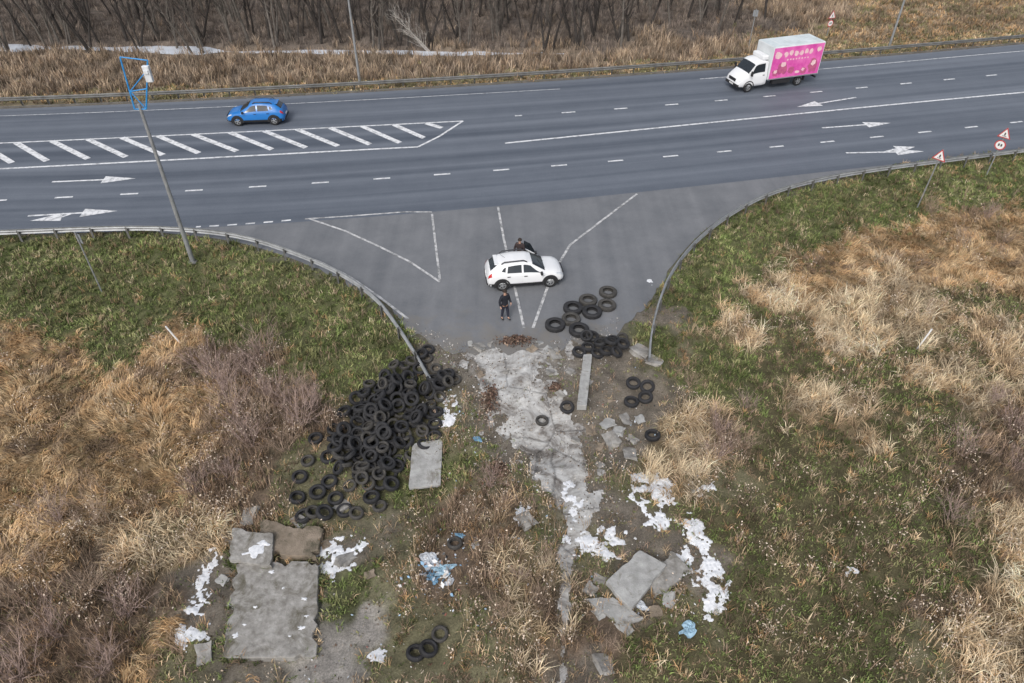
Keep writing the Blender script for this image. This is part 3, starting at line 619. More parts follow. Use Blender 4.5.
# ------------------------------------------------------------------ guardrails
steel = mat('galvanised', (.31,.32,.325), .5, metal=.35, var=.25, scale=2.5, spec=.5)
steel_d = mat('galvanised_dirty', (.15,.15,.145), .7, metal=.2, var=.35, scale=1.5)
def resample(P, step):
    s = np.concatenate([[0], np.cumsum(np.hypot(*np.diff(P, axis=0).T))]); n = max(2, int(round(s[-1]/step))+1); q = np.linspace(0, s[-1], n)
    return np.stack([np.interp(q, s, P[:,0]), np.interp(q, s, P[:,1])], 1)
def open_smooth(P, n=3):
    for _ in range(n):
        Q = [P[0]]
        for i in range(len(P)-1): Q += [P[i]*.75+P[i+1]*.25, P[i]*.25+P[i+1]*.75]
        P = np.array(Q+[P[-1]])
    return P
def guardrail(P, side, label, zend=None, gap=2.0, m=steel, top=.75):
    root = empty('guardrail', (P[0][0], P[0][1], 0), 0, label, 'guardrail'); ox, oy = P[0]
    R = resample(P, .5); prof = [(0, -.155), (.055, -.10), (.055, -.05), (0, 0), (.055, .05), (.055, .10), (0, .155)]
    vs = []; n = len(R)
    for o1 in (.08, .05):
        for i, p in enumerate(R):
            d = R[min(i+1, n-1)]-R[max(i-1, 0)]; d /= np.hypot(*d); nn = np.array([-d[1], d[0]])*side
            zc = top-.155; f = 0
            if zend == 'end' and i > n-12: f = (i-(n-12))/11
            zc = zc*(1-f)+.12*f
            for q, (o_, z_) in enumerate(prof): vs.append((p[0]-ox+nn[0]*(o_+o1), p[1]-oy+nn[1]*(o_+o1), zc+z_))
    k = 7; fs = []
    for b0 in (0, n*k):
        for i in range(n-1):
            for q in range(k-1): a = b0+i*k+q; fs.append((a, a+1, a+k+1, a+k))
    for i in range(n-1):
        for q in (0, k-1): a = i*k+q; fs.append((a, a+k, n*k+a+k, n*k+a))
    MB().add(vs, fs).build('rail', m, root)
    Q = resample(P, gap); proto = None
    for i, p in enumerate(Q[:-1] if zend else Q):
        d = Q[min(i+1, len(Q)-1)]-Q[max(i-1, 0)]
        if proto is None:
            mb = MB(); mb.box((0, -.05*side, .08), (.12, .012, 1.2)); mb.box((-.055, -.0*side, .08), (.012, .09, 1.2)); mb.box((0, .045*side, .5), (.09, .07, .18)); proto = mb.build('post', steel_d, root); o = proto
        else: o = proto.copy(); COL.objects.link(o)
        o.location = (p[0]-ox, p[1]-oy, 0); o.rotation_euler = (0, 0, math.atan2(d[1], d[0]))
    return root
PL = open_smooth(wl([(-160,247),(-60,244),(0,242),(80,238.5),(150,237),(205,240),(250,247),(300,264),(340,282),(372,304),(392,328),(412,356),(433,390)]), 2)
guardrail(PL, 1, 'grey steel guardrail curving round the left verge to the tyre heap', 'end')
PR = open_smooth(wl([(1180,142),(1100,150),(1024,158),(950,168),(880,177),(820,187),(770,201),(735,219),(703,243),(682,266),(668,288),(658,314),(652,340),(651,362)]), 2)
guardrail(PR, -1, 'grey steel guardrail curving round the right verge', 'end')
xx = np.arange(-85, 86, 4.0); PF = np.stack([xx, yfar(xx)+.55], 1)
guardrail(PF, -1, 'long straight guardrail along the far edge of the main road', m=steel_d)
kerb_m = mat('kerb_concrete', (.13,.12,.105), .9, var=.3, scale=1.5, bump=.4)
mb = MB(); xx = np.arange(-120, 121, 3.0)
vs = []
for x in xx:
    y = float(yfar(x)); vs += [(x, y+.02, -.05), (x, y+.02, .12), (x, y+.25, .12), (x, y+.25, -.1)]
mb.add(vs, [(4*i+q, 4*i+q+1, 4*i+q+5, 4*i+q+4) for i in range(len(xx)-1) for q in range(3)])
tag(mb.build('kerb', kerb_m), 'low muddy concrete kerb under the far guardrail', 'kerb', kind='structure')
# ------------------------------------------------------------------ slabs
conc = [mat('concrete_a', (.16,.15,.135), .9, scale=3.6, bump=.8, bscale=9, col2=(.36,.35,.33), dirt=((.10,.09,.065), 1.3, .50, .66)), mat('concrete_b', (.16,.13,.095), .9, scale=2.6, bump=.8, col2=(.30,.245,.19), dirt=((.09,.08,.055), 1.3, .5, .64)), mat('concrete_c', (.24,.24,.23), .9, scale=2.8, bump=.6, col2=(.42,.42,.41), dirt=((.14,.125,.10), 1.5, .53, .68))]
def slab(px, m, th, zs, label, name='concrete_slab', jag=.02, snowspots=0, sink=0):
    W = np.array([gp(a, b)[:2] for a, b in px]); c = W.mean(0); zb = float(height(c[0], c[1]))+sink
    root = empty(name, (c[0], c[1], zb), 0, label, 'concrete slab') if snowspots else None
    poly = []; zt = []
    for i in range(len(W)):
        a, b = W[i]-c, W[(i+1) % len(W)]-c; n = 16; nr = np.array([-(b-a)[1], (b-a)[0]]); nr = nr/np.hypot(*nr); nr = -nr if np.dot(nr, (a+b)/2) > 0 else nr
        for k in range(n):
            t = k/n; p = a*(1-t)+b*t; s_ = float(vnoise(np.array(p[0]*3.1+i*7), np.array(p[1]*3.1), 5))
            p = p+nr*max(0, s_-.66)*jag*16+rng.normal(0, jag*.3, 2)
            if k == 0: p = p*(1-rng.uniform(.01, .06))
            poly.append(p); zt.append(zs[i]*(1-t)+zs[(i+1) % len(W)]*t)
    n = len(poly); vs = [(*(p*.985), z) for p, z in zip(poly, zt)]+[(*p, z-.025) for p, z in zip(poly, zt)]+[(*(p*1.0), z-th) for p, z in zip(poly, zt)]
    mz = sum(zs)/4; vs.append((0, 0, mz)); 
    fs = [(i, (i+1) % n, 3*n) for i in range(n)]+[((i+1) % n, i, n+i, n+(i+1) % n) for i in range(n)]+[(n+(i+1) % n, n+i, 2*n+i, 2*n+(i+1) % n) for i in range(n)]+[tuple(2*n+i for i in range(n))]
    mb = MB().add(vs, fs); o = mb.build('slab' if root else name, m, root)
    if root is None: o.location = (c[0], c[1], zb); tag(o, label, 'concrete slab'); return o
    for (u, v, r) in snowspots:
        q = (W[0]*(1-u)+W[1]*u)*(1-v)+(W[3]*(1-u)+W[2]*u)*v-c; z = (zs[0]*(1-u)+zs[1]*u)*(1-v)+(zs[3]*(1-u)+zs[2]*u)*v
        sb = MB(); k = 22; ring = []; ph = random.uniform(0, 99)
        for j in range(k):
            t = 6.283*j/k; rr = r*(.25+1.4*float(vnoise(np.array(math.cos(t)*2.4+ph), np.array(math.sin(t)*2.4), 4))); ring.append((q[0]+math.cos(t)*rr*1.3, q[1]+math.sin(t)*rr*.9, z+.006))
        sb.add(ring+[(x*.7+q[0]*.3, y*.7+q[1]*.3, z+.018) for x, y, _ in ring]+[(q[0], q[1], z+.02)], [(j, (j+1) % k, k+(j+1) % k, k+j) for j in range(k)]+[(k+j, k+(j+1) % k, 2*k) for j in range(k)])
        sb.build('snow_patch', snow_m, root, True)
    return root
slab(SLABPX[0], conc[0], .4, (.28,.28,.24,.24), 'largest stained concrete slab at lower left with traces of snow', snowspots=[(.12,.78,.12),(.85,.42,.08),(.45,.12,.07),(.3,.5,.05),(.82,.72,.09),(.6,.3,.04),(.88,.6,.05),(.2,.68,.05),(.7,.8,.04)], jag=.05)
slab(SLABPX[1], conc[1], .3, (.28,.2,.28,.36), 'brown concrete slab behind the largest slab at lower left', jag=.06)
slab(SLABPX[2], conc[0], .16, (.60,.52,.44,.48), 'small tilted slab with a snow patch lying on the lower left slabs', snowspots=[(.55,.65,.26),(.8,.35,.14)])
slab(SLABPX[3], conc[2], .1, (.36,.28,.10,.18), 'pale flat panel leaning against the tyre heap', jag=.01)
slab(SLABPX[6], conc[2], .14, (.2,.15,.16,.18), 'pale slab edge sticking out lowest in the stack right of the path', jag=.02)
slab(SLABPX[5], conc[0], .3, (.32,.3,.28,.3), 'rough concrete slab behind the top slab right of the path', jag=.06)
slab(SLABPX[4], conc[2], .2, (.55,.52,.44,.44), 'square grey slab on top of the stack right of the path', jag=.012)
b_ = slab(SLABPX[7], conc[2], .3, (.3,.3,.3,.3), 'long narrow concrete beam lying between the tyres and the path', 'concrete_beam', .006); b_['category'] = 'concrete beam'
def rock(px, py, r, m, label, name='concrete_chunk', cat='rubble', fl=.5, group=None, sub=2):
    x, y, z = gp(px, py); bm = bmesh.new(); bmesh.ops.create_cube(bm, size=1.6); bmesh.ops.subdivide_edges(bm, edges=bm.edges, cuts=3, use_grid_fill=True); s = random.random()*50
    M = Matrix.Rotation(random.uniform(-.3, .3), 3, 'X') @ Matrix.Rotation(random.uniform(-.3, .3), 3, 'Y'); ax = random.uniform(.7, 1.5)
    for v in bm.verts:
        n = float(vnoise(v.co.x*1.5+s, v.co.y*1.5+v.co.z*1.9+s, 3)); v.co *= .55+.75*n; v.co.x *= r*ax; v.co.y *= r; v.co.z *= r*fl; v.co = M @ v.co
    me = bpy.data.meshes.new(name); bm.to_mesh(me); bm.free(); me.materials.append(m); o = link(bpy.data.objects.new(name, me)); o.location = (x, y, z+r*fl*.35); o.rotation_euler = (0, 0, random.uniform(0, 6)); return tag(o, label, cat, group)
RK = [(612,441,.45),(640,352,.45),(655,362,.35),(606,425,.35),(625,420,.25),(250,516,.35),(342,508,.3),(525,521,.35),(605,665,.35),(555,355,.3),(588,382,.2),(570,372,.25),(640,420,.25),(610,400,.2),(660,590,.3),(590,590,.25),(345,560,.3),(235,602,.2),(480,348,.3),(630,455,.3),(205,655,.3),(560,395,.2),(600,448,.25),(370,575,.25),(490,345,.2),(540,343,.2),(470,345,.2),(535,362,.15),(547,350,.2),(600,465,.2),(618,432,.3),(632,440,.2),(505,372,.15),(550,372,.2),(598,612,.3),(625,628,.25),(668,600,.25),(680,590,.2),(600,580,.2),(655,612,.2),(230,540,.25),(326,545,.2),(300,522,.25),(222,580,.2),(480,375,.2),(575,440,.2),(590,430,.25),(532,350,.2)]
for a, b, r in RK:
    rock(a, b, r, conc[random.choice((0, 0, 1, 2))], 'rough lump of broken concrete half sunk in the soil', group='lumps of broken concrete', fl=.35)
film = mat('white_film', (.5,.53,.57), .5, var=.2, scale=5, bump=1, bscale=9); blue = mat('blue_film', (.13,.25,.36), .5, var=.3, scale=4, bump=1, bscale=9); ltb = mat('pale_blue_film', (.28,.42,.52), .5, var=.3, scale=5, bump=1, bscale=9)
def crumple(px, py, r, m, label):
    x, y, z = gp(px, py); nr, na = 7, 22; ph = random.uniform(0, 90); vs = [(0, 0, .14*r)]; fs = []
    el = random.uniform(.5, .85); rot = random.uniform(0, 3.14)
    for i in range(1, nr+1):
        for j in range(na):
            t = 6.2832*j/na; rr = r*i/nr*(.45+1.1*float(vnoise(np.array(math.cos(t)*2.2+ph), np.array(math.sin(t)*2.2+ph), 2))); u, v = math.cos(t)*rr, math.sin(t)*rr*el
            zz = .35*r*abs(float(vnoise(np.array(u*5/r*.9+ph), np.array(v*5/r*.9), 8))-.5)*2*(1-.6*i/nr)+.03
            vs.append((u*math.cos(rot)-v*math.sin(rot), u*math.sin(rot)+v*math.cos(rot), zz))
    fs = [(0, 1+j, 1+(j+1) % na) for j in range(na)]+[(1+i*na+j, 1+(i+1)*na+j, 1+(i+1)*na+(j+1) % na, 1+i*na+(j+1) % na) for i in range(nr-1) for j in range(na)]
    o = MB().add(vs, fs).build('plastic_bag', m); o.location = (x, y, z+.02); tag(o, label, 'plastic bag')
for a, b, r, m, l in [(430,562,.36,film,'crumpled white plastic bag left of the blue one in the rubbish'),(443,570,.38,ltb,'pale blue crumpled plastic bag in the rubbish below the slab panel'),(450,582,.22,film,'small white bag at the right of the rubbish'),(434,579,.24,blue,'little dark blue bag under the rubbish'),(688,631,.33,ltb,'blue plastic bag alone in the grass at lower right'),(476,545,.18,film,'white scrap of plastic in the dead weeds by the path'),(640,605,.28,film,'white plastic sheet tucked beside the slab stack'),(478,440,.18,blue,'blue scrap lying in the grass right of the pale panel'),(460,536,.18,blue,'dark blue scrap beside the lone tyre above the rubbish'),(520,512,.2,film,'white scrap lying in the weeds left of the narrow path'),(443,400,.22,film,'white plastic scrap at the upper right foot of the tyre heap')]:
    crumple(a, b, r, m, l)
# ------------------------------------------------------------------ tyres
rubber = [mat('rubber_a', (.024,.024,.026), .75, var=.4, scale=4, bump=.5, bscale=40), mat('rubber_b', (.055,.052,.048), .85, var=.4, scale=4, bump=.5, bscale=40)]
def tyre_mesh(R, w, ri, m, n=30):
    h = w/2; prof = [(ri, -h*.75), (ri+.02, -h*.85), (ri+(R-ri)*.5, -h), (R-.04, -h*.9), (R-.008, -h*.68), (R, -h*.3), (R-.012, -h*.27), (R-.012, -h*.18), (R, -h*.15), (R, h*.15), (R-.012, h*.18), (R-.012, h*.27), (R, h*.3), (R-.008, h*.68), (R-.04, h*.9), (ri+(R-ri)*.5, h), (ri+.02, h*.85), (ri, h*.75), (ri+.015, h*.6), (R-.05, h*.55), (R-.03, 0), (R-.05, -h*.55), (ri+.015, -h*.6)]
    mb = MB().lathe(prof, n); o = mb.build('tyre', m, None, True); me = o.data; bpy.data.objects.remove(o); return me
TM = [(tyre_mesh(.315,.19,.195,rubber[0]), .315, .095, .195), (tyre_mesh(.285,.175,.18,rubber[1]), .285, .088, .18), (tyre_mesh(.335,.21,.20,rubber[0]), .335, .105, .20)]
TB = [(tyre_mesh(.50,.27,.28,rubber[0], 36), .50, .135, .28), (tyre_mesh(.47,.25,.27,rubber[1], 36), .47, .125, .27)]
HX0, HY0, HR = -16.0, 9.0, .06
hmx = np.arange(HX0, 10, HR); hmy = np.arange(HY0, 36, HR); HXg, HYg = np.meshgrid(hmx, hmy); HM = np.maximum(height(HXg, HYg), np.where(rsd(HXg, HYg) < 0, .0, -9))
def drop(x, y, T, wild, label, group=None, maxs=.9, pc=92):
    me, R, hw, ri = T
    a = np.arange(14)*2*math.pi/14; rr = np.array([ri, (ri+R)/2, R*.95]); dx = (rr[:, None]*np.cos(a)).ravel(); dy = (rr[:, None]*np.sin(a)).ravel()
    def at(X, Y):
        i = np.clip(((Y-HY0)/HR+.5).astype(int), 0, HM.shape[0]-1); j = np.clip(((X-HX0)/HR+.5).astype(int), 0, HM.shape[1]-1); return HM[i, j]
    hh = at(x+dx, y+dy); A = np.stack([dx, dy, np.ones_like(dx)], 1); sol = np.linalg.lstsq(A, hh, rcond=None)[0]
    sx = float(np.clip(sol[0]+rng.normal(0, wild), -maxs, maxs)); sy = float(np.clip(sol[1]+rng.normal(0, wild), -maxs, maxs))
    k = math.sqrt(1+sx*sx+sy*sy)
    cz = float(np.percentile(hh-(sx*dx+sy*dy-hw*k), pc))-.01
    D = np.hypot((HXg-x)*math.sqrt(1+sx*sx), (HYg-y)*math.sqrt(1+sy*sy)); m = (D < R) & (D > ri*.9)
    HM[m] = np.maximum(HM[m], (cz+sx*(HXg-x)+sy*(HYg-y)+hw*k*.9)[m])
    o = link(bpy.data.objects.new('tyre', me)); o.location = (x, y, cz); q = Vector((0, 0, 1)).rotation_difference(Vector((-sx, -sy, 1)).normalized()) @ Quaternion((0, 0, 1), rng.uniform(0, 6.28))
    o.rotation_mode = 'QUATERNION'; o.rotation_quaternion = q; return tag(o, label, 'tyre', group)
lo = heapW.min(0); hi = heapW.max(0); cnt = 0; tries = 0; placed = []
HL = 'worn black tyre in the big heap at the end of the left guardrail'
LIM = [68, 112, 134]
while cnt < 134 and tries < 12000:
    tries += 1; x = rng.uniform(lo[0], hi[0]); y = rng.uniform(lo[1], hi[1]); s = float(sdf(heapW, np.array([x]), np.array([y]))[0])
    layer = 0 if cnt < LIM[0] else (1 if cnt < LIM[1] else 2)
    if s > .25-.5*layer-.45*rng.random(): continue
    if any(math.hypot(x-a, y-b) < .46 for a, b, l in placed if l == layer):
        if tries % 90 == 0: placed = [p for p in placed if p[2] != layer]
        continue
    placed.append((x, y, layer)); drop(x, y, TM[int(rng.integers(0, 3))], .2 if rng.random() < .6 else .6, HL, 'tyres in the big heap', pc=72); cnt += 1
for a, b in STRAY:
    x, y, z = gp(a, b); drop(x, y, TM[int(rng.integers(0, 3))], .08, 'black tyre in the short string from the heap to the asphalt', 'tyres strung above the heap')
for a, b in BELOW:
    x, y, z = gp(a, b); drop(x, y, TM[int(rng.integers(0, 3))], .1, 'black tyre strayed at the left or lower fringe of the big heap', 'tyres at the fringe of the big heap')
for a, b in [(555,325),(573,308),(588,300),(608,292),(571,319),(592,312),(607,305),(579,330)]:
    x, y = g(a, b, .13); drop(x, y, TB[int(rng.integers(0, 2))], .01, 'large black tyre in the double row beside the white car', 'large tyres beside the white car')
for a, b in SMALL:
    x, y, z = gp(a, b); drop(x, y, TM[int(rng.integers(0, 3))], .12, 'small black tyre in the loose pile below the large tyres', 'small tyres below the large ones')
for a, b, l in LONE:
    x, y, z = gp(a, b); drop(x, y, TM[2 if a > 600 else int(rng.integers(0, 3))], .1, l)
# ------------------------------------------------------------------ vehicles
glass = mat('car_glass', (.02,.025,.03), .12, var=.1, spec=.6); black = mat('black_plastic', (.025,.025,.027), .6, var=.2); trubber = mat('wheel_rubber', (.02,.02,.021), .8)
rimm = mat('alloy', (.42,.43,.44), .35, metal=.6); red = mat('red_lens', (.45,.02,.02), .25, var=.1); lens = mat('clear_lens', (.62,.65,.68), .15, var=.1); plate_m = mat('plate_white', (.75,.75,.74), .5)
class Loft:
    def __init__(s, st, L=1):
        s.st = np.array(st, float); s.x = s.st[:, 0]
    def par(s, x):
        r = np.zeros(5)
        for d, w in ((-.05, .25), (0, .5), (.05, .25)):
            xx = min(max(x+d, s.x[0]), s.x[-1])
            if x+d < s.x[0] or x+d > s.x[-1]: xx = x
            r += w*np.array([np.interp(xx, s.x, s.st[:, i]) for i in range(1, 6)])
        return r
    def sec(s, x):
        w, zb, zs, rw, zr = s.par(x)
        return [(0, zb), (w-.1, zb), (w-.015, zb+.1), (w, zb+(zs-zb)*.5), (w-.012, zb+(zs-zb)*.85), (w-.05, zs), (rw, zr-.055), (rw-.1, zr), (rw*.45, zr+.018), (0, zr+.025)]
    def S(s, x, k, side=1, off=0):
        def P(x, k):
            q = s.sec(x); k = min(max(k, 0), 9); i = min(int(k), 8); t = k-i
            return Vector((x, (q[i][0]*(1-t)+q[i+1][0]*t), q[i][1]*(1-t)+q[i+1][1]*t))
        p = P(x, k)
        if off:
            e = .02; a = P(x+e, k)-P(x-e, k); b = P(x, min(k+.03, 9))-P(x, max(k-.03, 0)); n = b.cross(a)
            if n.length > 1e-9:
                n.normalize()
                if n.y < -1e-3 or (abs(n.y) <= 1e-3 and n.z < 0): n = -n
                p = p+n*off
        return Vector((p.x, p.y*side, p.z))
    def body(s, name, m, parent):
        X = np.unique(np.concatenate([np.linspace(s.x[0], s.x[-1], 64), s.x])); mb = MB(); vs = []; K = 10
        for x in X:
            q = s.sec(x); vs += [(x, y, z) for y, z in q]+[(x, -y, z) for y, z in q[-2:0:-1]]
        n = 2*K-2; fs = [(i*n+j, i*n+(j+1) % n, (i+1)*n+(j+1) % n, (i+1)*n+j) for i in range(len(X)-1) for j in range(n)]
        fs += [tuple(range(n)), tuple((len(X)-1)*n+j for j in range(n))]
        return mb.add(vs, fs).build(name, m, parent, True)
    def panel(s, name, m, parent, c, side=1, off=.01, nu=8, nv=5, both=False):
        mb = MB()
        for sd in ((1, -1) if both else (side,)):
            vs = []
            for i in range(nu+1):
                u = i/nu
                for j in range(nv+1):
                    v = j/nv; x = (c[0][0]*(1-u)+c[1][0]*u)*(1-v)+(c[3][0]*(1-u)+c[2][0]*u)*v; k = (c[0][1]*(1-u)+c[1][1]*u)*(1-v)+(c[3][1]*(1-u)+c[2][1]*u)*v
                    vs.append(s.S(x, k, sd, off))
            mb.add(vs, [(i*(nv+1)+j, (i+1)*(nv+1)+j, (i+1)*(nv+1)+j+1, i*(nv+1)+j+1) for i in range(nu) for j in range(nv)])
        o = mb.build(name, m, parent, True); return o
def wheel(parent, x, y, r, w, side):
    M = Matrix.Rotation(math.pi/2, 4, 'X'); e = bpy.data.objects.new('wheel', None); e.location = (x, y, r); link(e, parent); h = w/2
    MB().lathe([(r*.62, -h), (r*.9, -h), (r, -h*.7), (r, h*.7), (r*.9, h), (r*.62, h)], 28, M).build('tyre', trubber, e, True)
    rb = MB(); rb.lathe([(r*.62, -h*.8), (r*.62, h*.8), (r*.57, h*.8), (r*.55, 0), (r*.57, -h*.8)], 28, M)
    for k in range(5):
        rb.box(Vector((math.cos(k*1.2566)*r*.3, side*h*.72, math.sin(k*1.2566)*r*.3)), (r*.6, .03, r*.16), Matrix.Rotation(-k*1.2566, 3, 'Y'))
    rb.box((0, side*h*.7, 0), (r*.3, .04, r*.3)); rb.build('rim', rimm, e)
    d = MB().lathe([(.001, side*-h*.2), (r*.6, side*-h*.2), (r*.6, side*-h*.3), (.001, side*-h*.3)], 20, M); d.build('brake_disc', black, e)
CARST = [(-2.02,.60,.38,.60,.52,.66),(-1.97,.74,.29,.82,.62,.90),(-1.86,.81,.25,.95,.62,1.06),(-1.50,.85,.24,.98,.55,1.36),(-1.25,.862,.22,.97,.55,1.455),(-.6,.868,.2,.95,.57,1.525),(.05,.868,.2,.93,.565,1.51),(.32,.866,.2,.92,.575,1.42),(1.02,.86,.2,.90,.69,1.01),(1.15,.86,.2,.88,.73,.97),(1.6,.84,.22,.83,.69,.90),(1.85,.79,.25,.74,.62,.80),(1.98,.68,.28,.60,.54,.66),(2.04,.55,.34,.5,.46,.56)]
def make_car(loc, rz, label, paint_m, sx=1.0, sz=1.0, open_door=False):
    r = empty('parked_car' if open_door else 'car', loc, rz, label, 'car'); r.scale = (sx, 1.02, sz); L = Loft(CARST)
    L.body('body', paint_m, r)
    for sd in (1, -1):
        L.panel('side_window', glass, r, [(-.12, 5.15), (.80, 5.15), (.26, 5.82), (-.12, 5.86)], sd)
        L.panel('side_window', glass, r, [(-.98, 5.15), (-.22, 5.15), (-.22, 5.86), (-.92, 5.80)], sd)
        L.panel('quarter_window', glass, r, [(-1.28, 5.36), (-1.07, 5.25), (-1.03, 5.75), (-1.14, 5.68)], sd)
        L.panel('sill_cladding', black, r, [(-1.92, 1.2), (1.9, 1.2), (1.9, 2.45), (-1.92, 2.45)], sd, .012, 24, 3)
        for x0, x1, k0 in ((-.16, .92, 2.6), (-1.05, -.2, 2.6)):
            d = L.panel('door', paint_m, r, [(x0, k0), (x1, k0), (x1-.02, 4.9), (x0+.02, 4.9)], sd, .012, 8, 4)
            h = MB().box(L.S(x0+.14, 4.1, sd, .035), (.17, .03, .03)); h.build('handle', black, d)
        for wx in (-1.26, 1.28):
            wheel(r, wx, sd*.785, .34, .21, sd)
            a = MB(); n = 14; vs = []
            for yy_ in (.889, .80):
                for i in range(n+1):
                    t = math.pi*(i/n)*1.16-.25
                    for rr in (.345, .435): vs.append((wx+math.cos(t)*rr, sd*yy_, .34+math.sin(t)*rr))
            N = 2*(n+1); a.add(vs, [(2*i, 2*i+1, 2*i+3, 2*i+2) for i in range(n)]+[(2*i+1, N+2*i+1, N+2*i+3, 2*i+3) for i in range(n)]+[(2*i, N+2*i, N+2*i+2, 2*i+2) for i in range(n)])
            a.build('wheel_arch', black, r)
        L.panel('headlight', lens, r, [(1.62, 4.5), (1.97, 4.5), (1.93, 6.1), (1.62, 5.5)], sd, .012, 5, 4)
        L.panel('tail_light', red, r, [(-1.98, 4.2), (-1.78, 4.2), (-1.76, 5.5), (-1.94, 5.5)], sd, .012, 4, 4)
        L.panel('fog_light', lens, r, [(1.94, 2.5), (2.0, 2.5), (2.0, 3), (1.94, 3)], sd, .02, 2, 2)
        m = MB().box((.80, sd*.97, 1.0), (.12, .2, .14)); m.box((.80, sd*.86, .97), (.05, .1, .04)); m.build('mirror', black, r, bevel=.02)
        rail = MB().tube([(-1.25, sd*.51, 1.44), (-1.1, sd*.53, 1.56), (-.1, sd*.54, 1.60), (.08, sd*.53, 1.50)], .034, 6); rail.build('roof_rail', mat('rail_dark', (.03,.03,.035), .4), r, True)
    L.panel('windscreen', glass, r, [(.36, 6.2), (1.01, 6.2), (1.01, 9), (.36, 9)], both=True, nu=6, nv=6)
    L.panel('rear_window', glass, r, [(-1.82, 7.0), (-1.5, 6.8), (-1.5, 9), (-1.82, 9)], both=True, nu=4, nv=6)
    L.panel('bonnet', paint_m, r, [(1.18, 6.7), (1.88, 6.7), (1.9, 9), (1.15, 9)], both=True, off=.008, nu=6, nv=6)
    b = MB().box((2.035, 0, .62), (.05, .85, .10)); b.box((2.05, 0, .36), (.06, 1.1, .16)); b.build('grille', black, r)
    b = MB().box((-2.01, 0, .40), (.08, 1.3, .16)); b.build('rear_bumper', black, r, bevel=.02)
    MB().box((2.085, 0, .44), (.012, .5, .11)).build('number_plate', plate_m, r); MB().box((-2.035, 0, .62), (.03, .5, .11)).build('number_plate', plate_m, r)
    MB().box((-1.50, 0, 1.405), (.2, .94, .03)).build('spoiler', paint_m, r, bevel=.01)
    MB().tube([(-1.0, 0, 1.5), (-1.25, 0, 1.71)], .008, 5).build('antenna', black, r)
    w = MB(); w.tube([(1.04, -.5, 1.03), (.72, .0, 1.24)], .01, 4); w.tube([(1.04, .1, 1.04), (.72, .5, 1.22)], .01, 4); w.build('wiper', black, r)
    if open_door:
        hx, hy = .85, .87; ang = math.radians(50); c_, s_ = math.cos(ang), math.sin(ang)
        def p(u, t, z): return (hx-u*c_+t*s_, hy+u*s_+t*c_, z)
        d = MB(); pr = [(0, .3), (1.02, .3), (1.02, .95), (0, .92)]
        vs = [p(u, 0, z) for u, z in pr]+[p(u, .06, z) for u, z in pr]
        d.add(vs, [(0, 1, 2, 3), (4, 5, 6, 7), (0, 1, 5, 4), (1, 2, 6, 5), (2, 3, 7, 6), (3, 0, 4, 7)])
        do = d.build('open_door', paint_m, r); do['label'] = 'open far side front door'
        tr_ = MB().add([p(u, -.012, z) for u, z in [(.06, .36), (.96, .36), (.96, .9), (.06, .88)]], [(0, 1, 2, 3)]); tr_.build('door_trim', black, do)
        gl = MB().add([p(u, .03, z) for u, z in [(.05, .95), (1.0, .97), (.95, 1.42), (.5, 1.42)]], [(0, 1, 2, 3)]); gl.build('door_glass', glass, do)
    return r
white = mat('white_paint', (.76,.77,.78), .3, var=.03, scale=.6, spec=.5, coat=.4); bluep = mat('blue_paint', (.012,.16,.48), .3, var=.06, scale=.6, spec=.5, coat=.4)
make_car((.62, 31.35, .006), math.radians(8), 'white hatchback stopped across the junction with dark sill cladding and roof rails', white, 1.0, 1.0, True)
make_car((-19.3, 52.45, .02), math.radians(180+4), 'bright blue hatchback driving on the far carriageway', bluep, 1.06, 1.04)
# truck
a = np.array(g(735, 94)); b = np.array(g(815, 83)); ang = math.atan2((a-b)[1], (a-b)[0]); mid = (a+b)/2; nrm = np.array([-math.sin(ang), math.cos(ang)]); nrm = nrm if nrm[1] > 0 else -nrm
tc_ = mid+nrm*1.0
tr = empty('delivery_truck', (tc_[0], tc_[1], .02), ang, 'small delivery truck with white cab and bright pink sided box', 'truck'); tr.scale = (1.07, 1.05, 1.07)
pinkm = mat('pink_print', (.62,.06,.34), .45, scale=1.3, col2=(.78,.17,.47), thr=(.36,.64))
cream = mat('print_cream', (.78,.42,.52), .5, var=.3, scale=6, col2=(.84,.66,.62)); deep = mat('print_deep', (.40,.05,.22), .5, scale=5, col2=(.55,.16,.22))
boxw = mat('box_white', (.66,.69,.70), .5, var=.1, scale=1.2); boxroof = mat('box_roof', (.58,.64,.655), .5, var=.15, scale=1.2)
BZ0, BZ1 = .78, 3.2; bzc = (BZ0+BZ1)/2; bzh = BZ1-BZ0
bx = MB().box((-1.25, 0, bzc), (4.6, 2.14, bzh)).build('cargo_box', boxw, tr, bevel=.03)
def blob(mb, x0, z0, r, y, ph, n=20, el=1):
    mb.add([(x0+math.cos(6.2832*i/n)*r*(.7+.6*float(vnoise(np.array(i*.6+ph), np.array(ph), 2))), y, z0+math.sin(6.2832*i/n)*r*el*(.7+.6*float(vnoise(np.array(i*.6+ph), np.array(ph), 2)))) for i in range(n)]+[(x0, y, z0)], [(i, (i+1) % n, n) for i in range(n)])
